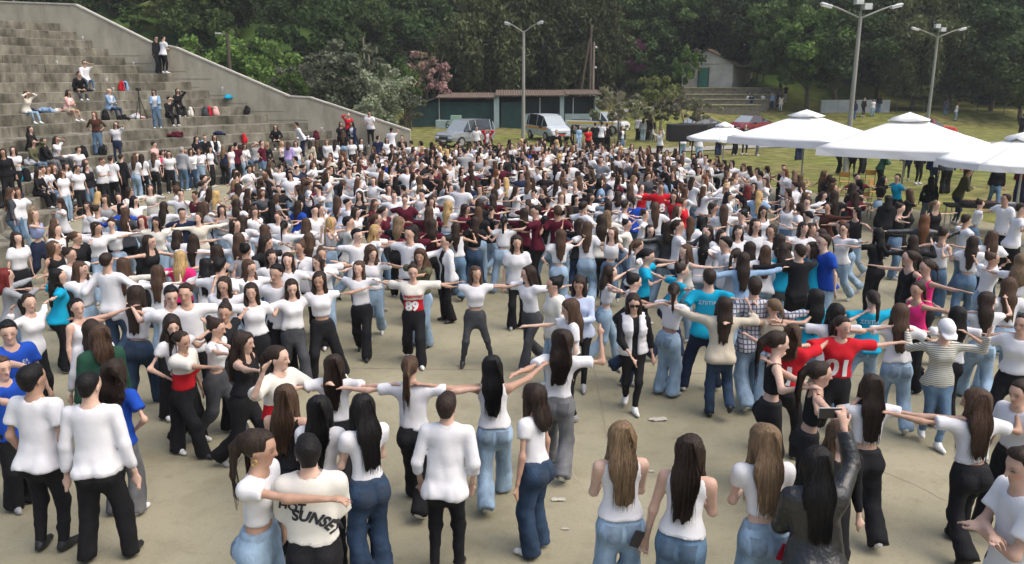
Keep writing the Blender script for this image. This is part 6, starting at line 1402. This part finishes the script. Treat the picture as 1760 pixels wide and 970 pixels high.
# arms resting on the neighbours' shoulders
def world_dir(phi, lx, ly):
    a = R_(phi + 180); return lx * math.cos(a) - ly * math.sin(a), lx * math.sin(a) + ly * math.cos(a)
dancers = [c for c in CAST if 'd' in c['arms']]
for c in CAST:
    c['rz'] = R_(c['phi'] + 180); tg = []
    for s, code in ((-1, c['arms'][0]), (1, c['arms'][1])):
        if code != 'd': tg.append(ARM[code]); continue
        sx, sy = world_dir(c['phi'], s, 0); best = None
        for d in dancers:
            if d is c: continue
            dx, dy = d['loc'][0] - c['loc'][0], d['loc'][1] - c['loc'][1]; L = math.hypot(dx, dy)
            if not .42 < L < 1.75: continue
            cs = (dx * sx + dy * sy) / L
            if cs < .35: continue
            sc = L * (2.0 - cs)
            if best is None or sc < best[0]: best = (sc, d, L)
        if best is None: tg.append(prg.choice(['out', 'down', 'hip', 'wave', np.array([s * prg.uniform(.45, .62), prg.uniform(.1, .35), prg.uniform(.72, .84) * c['H']])])); continue
        d = best[1]; zz = (.822 + prg.uniform(-.035, .012)) * d['H'] + .02; inx = prg.uniform(-.02, .16)
        ux, uy = (c['loc'][0] - d['loc'][0]) / best[2], (c['loc'][1] - d['loc'][1]) / best[2]
        fx, fy = world_dir(d['phi'], 0, 1)
        tx = d['loc'][0] + ux * inx - fx * .07 - c['loc'][0]; ty = d['loc'][1] + uy * inx - fy * .07 - c['loc'][1]
        a = -c['rz']; tg.append(np.array([tx * math.cos(a) - ty * math.sin(a), tx * math.sin(a) + ty * math.cos(a), zz]))
    c['tg'] = tg
# ---- labels: clothing, pose, place
PANTN = {'W': 'wide', 'F': 'flared', 'N': 'slim', 'R': '', 'S': ''}
def facing(p):
    p = (p + 180) % 360 - 180; a = abs(p)
    return 'facing the camera' if a < 38 else 'back turned' if a > 138 else ('facing right' if p > 0 else 'facing left')
def desc(c):
    t = TOPC[c['top'][1]][0] + ' ' + STYLE[c['top'][0]]; b = BOTC[c['bot'][1]][0] + ' ' + ('skirt' if c['bot'][0] == 'S' else 'jeans' if c['bot'][1] in 'lbda' else 'trousers')
    if c['o'].get('split'): t = 'white and red jersey'
    ps = 'seated' if c['legs'] == 'sit' else facing(c['phi'])
    return t, b, ps
ORD = 'first second third fourth fifth sixth seventh eighth ninth tenth eleventh twelfth'.split() + ['%dth' % i for i in range(13, 60)]
SPECIAL = {'sunset': 'person in off-white tee lettered in black across the back, watching the dancers', 'sunglasses': 'person in white puffer vest and sunglasses walking towards the camera', 'cap': 'person in white cap and striped long-sleeved top with arms spread',
           'holdphone': 'person in black leather jacket holding a phone up sideways', 'speed': 'dancer in off-white and red number 89 jersey stepping sideways', 'bluet': 'person in royal blue t-shirt reaching out at the left edge', 'glasses': 'dancer in white tee, charcoal flared trousers and glasses', 'head': 'person in black top looking up behind the raised phone', 'earring': 'person in white crop tee with hoop earrings and one arm stretched out'}
def zone(c):
    if c['place'] == 'tier': return 'on the tiers'
    if c['place'] == 'field': return 'on the grass'
    y = c['loc'][1]; return 'in front rows' if y < 11 else 'in middle rows' if y < 18 else 'in far rows'
keys = {}
for c in CAST: keys.setdefault((desc(c), zone(c)), []).append(c)
for (d, z), cs in keys.items():
    cs.sort(key=lambda c: c['u'])
    for i, c in enumerate(cs):
        t, b, ps = d; nb = ''
        lab = f'person in {t} and {b}, {ps}, ' + (f'{ORD[i]} such from left {z}' if len(cs) > 1 else z)
        if len(lab.split()) > 16: lab = lab.replace('person in ', '')
        if len(lab.split()) > 16: lab = lab.replace(' such from left', ' from left')
        if len(lab.split()) > 16: lab = lab.replace(' and ', ', ').replace('facing the camera', 'facing us')
        c['label'] = lab
for c in CAST:
    for k, s in SPECIAL.items():
        if k in c['o']: c['label'] = s
    if 'num' in c['o']: c['label'] = {'01': 'person in red jersey with large white 01 on the chest', '91': 'person in red jersey seen from behind, next to the black crop tanks', '88': 'person in red jersey facing us with arms spread, deep in the crowd'}[c['o']['num']]
# ------------------------------------------------------------------ build the cast
def print_on(top, out, txt, size, xc, zc, side, m, arc=0.0, shear=0.0, bold=0.0, rot=0.0):
    """flat print laid on the cloth: letters follow the surface"""
    c = bpy.data.curves.new('print', 'FONT'); c.body = txt; c.size = size; c.align_x = 'CENTER'; c.align_y = 'CENTER'; c.resolution_u = 3; c.shear = shear; c.offset = bold
    o = bpy.data.objects.new('print', c); COL.objects.link(o); dg = bpy.context.evaluated_depsgraph_get(); me = bpy.data.meshes.new_from_object(o.evaluated_get(dg)); bpy.data.objects.remove(o)
    import bmesh
    bm = bmesh.new(); bm.from_mesh(me); bmesh.ops.triangulate(bm, faces=bm.faces[:]); bmesh.ops.subdivide_edges(bm, edges=[e for e in bm.edges if e.calc_length() > .03], cuts=1)
    for v in bm.verts:
        x, y = v.co.x, v.co.y
        if arc: th = x / arc; x = math.sin(th) * (arc + y); y = math.cos(th) * (arc + y) - arc
        if rot: x, y = x * math.cos(rot) - y * math.sin(rot), x * math.sin(rot) + y * math.cos(rot)
        X = xc + (x if side < 0 else -x); Z = zc + y
        s = surf(out['_topF'], X, Z, side); Y = (s if s is not None else 0) + side * .006
        v.co = (X, Y, Z)
    bm.normal_update(); bm.to_mesh(me); bm.free(); me.materials.clear(); me.materials.append(m); link('print', me, top)
whiteink = mat('ink_white', (.75, .75, .75), .8); blackink = mat('ink_black', (.02, .02, .025), .8); redink = mat('ink_red', (.5, .02, .03), .8)
GR = {'floor': 'dancers and onlookers on the floor', 'tier': 'people on the seating tiers', 'field': 'people standing on the grass'}
for c in CAST:
    o = c['o']; dist = math.hypot(c['loc'][0], c['loc'][1]); vox = float(np.clip(0.00262 * dist, .0135, .052))
    rg = random.Random(c['seed']); nod = .25 if 't' in c['arms'] else rg.uniform(-.02, .22); yaw = R_(rg.gauss(0, 22)) if 'd' in c['arms'] else R_(rg.gauss(0, 12))
    lean = float(o.get('lean', rg.uniform(-.03, .12))); 
    if c['legs'] == 'sit': lean += .12
    if 'head' in o: nod = -.1; yaw = 0
    if 'cap' in o: nod = .5; yaw = 0
    if 'sunglasses' in o or 'speed' in o: yaw = 0; nod = .1
    J = joints(c['H'], c['sex'], c['legs'], c['tg'][0], c['tg'][1], lean, rg.uniform(-.07, .07), yaw, nod, .39 if c['legs'] == 'sit' else None)
    sp = dict(J=J, top=c['top'], bot=c['bot'], hair=c['hair'], seed=c['seed'], skin=np.array(c['skin']) * rg.uniform(.92, 1.1), shoe=c['shoe'], under=o.get('under', 'w'))
    if 'hem' in o: sp['hem'] = float(o['hem'])
    elif c['top'][0] == 'T' and c['sex'] == 'f': sp['hem'] = rg.choice([-.02, .0, .045, .05, .08])
    if 'slv' in o: sp['slv'] = float(o['slv'])
    if 'split' in o: sp['split'] = (float(o['split'][:-1]), o['split'][-1])
    body, top, out = put_person(sp, c['loc'], c['rz'], vox, c['label'], GR[c['place']])
    H = c['H']; pz = J['pel'][2]
    if 'sunset' in o:
        print_on(top, out, 'HOT', .085, -.13, pz + .222 * H, -1, blackink, shear=.2, bold=.004)
        print_on(top, out, 'SUNSET', .105, .045, pz + .17 * H, -1, blackink, arc=.26, shear=.2, bold=.005, rot=-.5)
    if 'zita' in o: print_on(top, out, 'ΣΠΙΤΙΑ', .075, 0, pz + .24 * H, -1, whiteink)
    if 'bluet' in o:
        print_on(top, out, 'ΕΛ.', .06, -.06, pz + .22 * H, 1, whiteink); print_on(top, out, 'ΠΑΣ', .06, -.06, pz + .185 * H, 1, whiteink)
    if 'num' in o:
        sd = -1 if abs(c['phi']) > 100 else 1; print_on(top, out, o['num'], .29, 0, pz + .13 * H, sd, whiteink, bold=.012)
    if 'speed' in o:
        print_on(top, out, 'SPEEDWAY', .06, 0, pz + .2 * H, 1, redink, bold=.003); print_on(top, out, '89', .2, .02, pz + .1 * H, 1, whiteink, bold=.01)
    if 'sunglasses' in o or 'glasses' in o:
        gm = mat('sunglass_lens', (.008, .008, .009), .12, spec=.6); mb = MB()
        M = Matrix((tuple(J['hr']), tuple(J['hf']), tuple(J['hz']))).transposed()
        for s in (-1, 1): mb.box(hp(J, s * .034, .108, .087), (.056, .012, .036 if 'sunglasses' in o else .03), mtx=M)
        mb.box(hp(J, 0, .112, .092), (.02, .01, .008), mtx=M)
        for s in (-1, 1): mb.box(hp(J, s * .076, .05, .09), (.006, .1, .008), mtx=M)
        if 'sunglasses' in o: mb.build('sunglasses', gm, body)
    if 'cap' in o:
        P = [seg(hp(J, 0, -.03, .14), hp(J, 0, .015, .145), .1, .098, J['hr'], .9, .02), seg(hp(J, -.04, .1, .125), hp(J, .04, .1, .125), .055, .055, J['hz'], .25, .02), seg(hp(J, -.03, .14, .115), hp(J, .03, .14, .115), .05, .05, J['hz'], .2, .02)]
        F, lo, vx = field(P, .012); X, Y, Z = coords(F, lo, vx)
        hzv = (X - J['ho'][0]) * J['hz'][0] + (Y - J['ho'][1]) * J['hz'][1] + (Z - J['ho'][2]) * J['hz'][2]; F = np.maximum(F, .1 - hzv)
        link('cap', np_mesh('cap', *nets(F, lo, vx), [cloth_mat('w')]), body)
    if 'earring' in o:
        for s in (-1, 1):
            q = hp(J, s * .085, -.005, .02); MB().tube([q + np.array([0, .022 * math.cos(a), .022 * math.sin(a)]) for a in np.linspace(0, 6.28, 13)], .004, 5).build('earring', mat('gold', (.6, .4, .1), .3, metal=.8), body)
    if 'phone' in o:
        q = J['pel'] + np.array([.085, -.185 * H / 1.68, -.03]); b = MB().box((0, 0, 0), (.072, .012, .13)).build('mobile_phone', mat('phone_' + o['phone'], (.4, .01, .03) if o['phone'] == 'r' else (.015, .015, .018), .3), None, None)
        a = c['rz']; b.location = (c['loc'][0] + q[0] * math.cos(a) - q[1] * math.sin(a), c['loc'][1] + q[0] * math.sin(a) + q[1] * math.cos(a), c['loc'][2] + q[2]); b.rotation_euler = (0, .35, a)
        tag(b, ('red' if o['phone'] == 'r' else 'black') + ' phone tucked in the back pocket of light jeans', 'phone')
    if 'holdphone' in o:
        q = J['wrR'] + J['hdR'] * .1; a = c['rz']; t = empty('mobile_phone', (c['loc'][0] + (q[0] - .07) * math.cos(a) - q[1] * math.sin(a), c['loc'][1] + (q[0] - .07) * math.sin(a) + (q[1] + .03) * math.cos(a), c['loc'][2] + q[2]), a)
        tag(t, 'dark phone held up sideways by the person in black leather', 'phone'); MB().box((0, 0, 0), (.165, .01, .08)).build('case', mat('phone_case', (.5, .5, .5), .4), t, bevel=.004); MB().box((0, -.007, 0), (.155, .004, .072)).build('screen', mat('phone_screen', (.02, .018, .018), .15), t)
# ------------------------------------------------------------------ the far rows nobody could count
TPL = []
trg = random.Random(3)
for i in range(34):
    t, b, h = rand_look(); sex = 'm' if h[0] == 'S' else 'f'; H = 1.75 if sex == 'm' else 1.65
    yy = lambda: (trg.uniform(.35, .74), trg.uniform(-.15, .42), (.80 + trg.uniform(-.12, .06)) * H)
    L = yy(); Rr = yy(); J = joints(H, sex, trg.choice('ssswvk'), np.array([-L[0], L[1], L[2]]), np.array(Rr), trg.uniform(0, .08), 0, R_(trg.gauss(0, 22)), trg.uniform(0, .25))
    out = build_figure(dict(J=J, top=t, bot=b, hair=h, seed=i * 31), .07); TPL.append((out, t[0], h[0], J))
VV = []; QQ = []; CC = []; off = 0
for x, y, ph, t, b, h in far:
    cand = [q for q in TPL if q[2] == h[0]] or TPL; out, ts, hs, J = prg.choice(cand); a = R_(ph + 180); ca, sa = math.cos(a), math.sin(a); s = prg.uniform(.96, 1.04)
    items = [('body', np.array(prg.choice(SKINS))), ('top', np.array(TOPC[t[1]][1])), ('trousers', np.array(BOTC[b[1]][1])), ('hair', np.array(HAIRC[h[1]][1]) * 1.3)]
    for nm, col in items:
        if nm not in out: continue
        V, Q = out[nm]; W = np.stack([(V[:, 0] * ca - V[:, 1] * sa) * s + x, (V[:, 0] * sa + V[:, 1] * ca) * s + y, V[:, 2] * s], 1)
        VV.append(W); QQ.append(Q + off); CC.append(np.tile(col, (len(V), 1)) if nm != 'body' else face_cols(J, V, col)); off += len(V)
    for V, Q, mi in out['shoes']:
        W = np.stack([(V[:, 0] * ca - V[:, 1] * sa) * s + x, (V[:, 0] * sa + V[:, 1] * ca) * s + y, V[:, 2] * s], 1); VV.append(W); QQ.append(Q + off); CC.append(np.tile((.5, .5, .5), (len(V), 1))); off += len(V)
if VV:
    cr = link('crowd', np_mesh('crowd', np.concatenate(VV), np.concatenate(QQ), [mat('crowd_cloth', (1, 1, 1), .85, .08, 6, .2, 20, vcol='Col', spec=.2)], cols=np.concatenate(CC)))
    tag(cr, 'far rows of linked dancers packed across the back of the floor', 'crowd', kind='stuff')
tri = {}
for m in bpy.data.meshes: tri[m.name.split('.')[0]] = tri.get(m.name.split('.')[0], 0) + len(m.polygons) * 2
print('TRIS ~', sum(tri.values()), sorted(tri.items(), key=lambda t: -t[1])[:9])

# ------------------------------------------------------------------ the air between here and the hillside
HAZE = 0.0005
hb = MB().box((0, 75, 19.5), (420, 190, 41)).build('haze', [])
hm = bpy.data.materials.new('haze'); hm.use_nodes = True; hn = hm.node_tree.nodes; hn.remove(hn['Principled BSDF'])
pv = hn.new('ShaderNodeVolumePrincipled'); pv.inputs['Color'].default_value = (.86, .9, .92, 1); pv.inputs['Density'].default_value = HAZE; pv.inputs['Anisotropy'].default_value = .1
hm.node_tree.links.new(pv.outputs[0], hn['Material Output'].inputs['Volume'])
hb.data.materials.clear(); hb.data.materials.append(hm); tag(hb, 'thin pale haze in the air', kind='stuff')
S.cycles.volume_bounces = 0
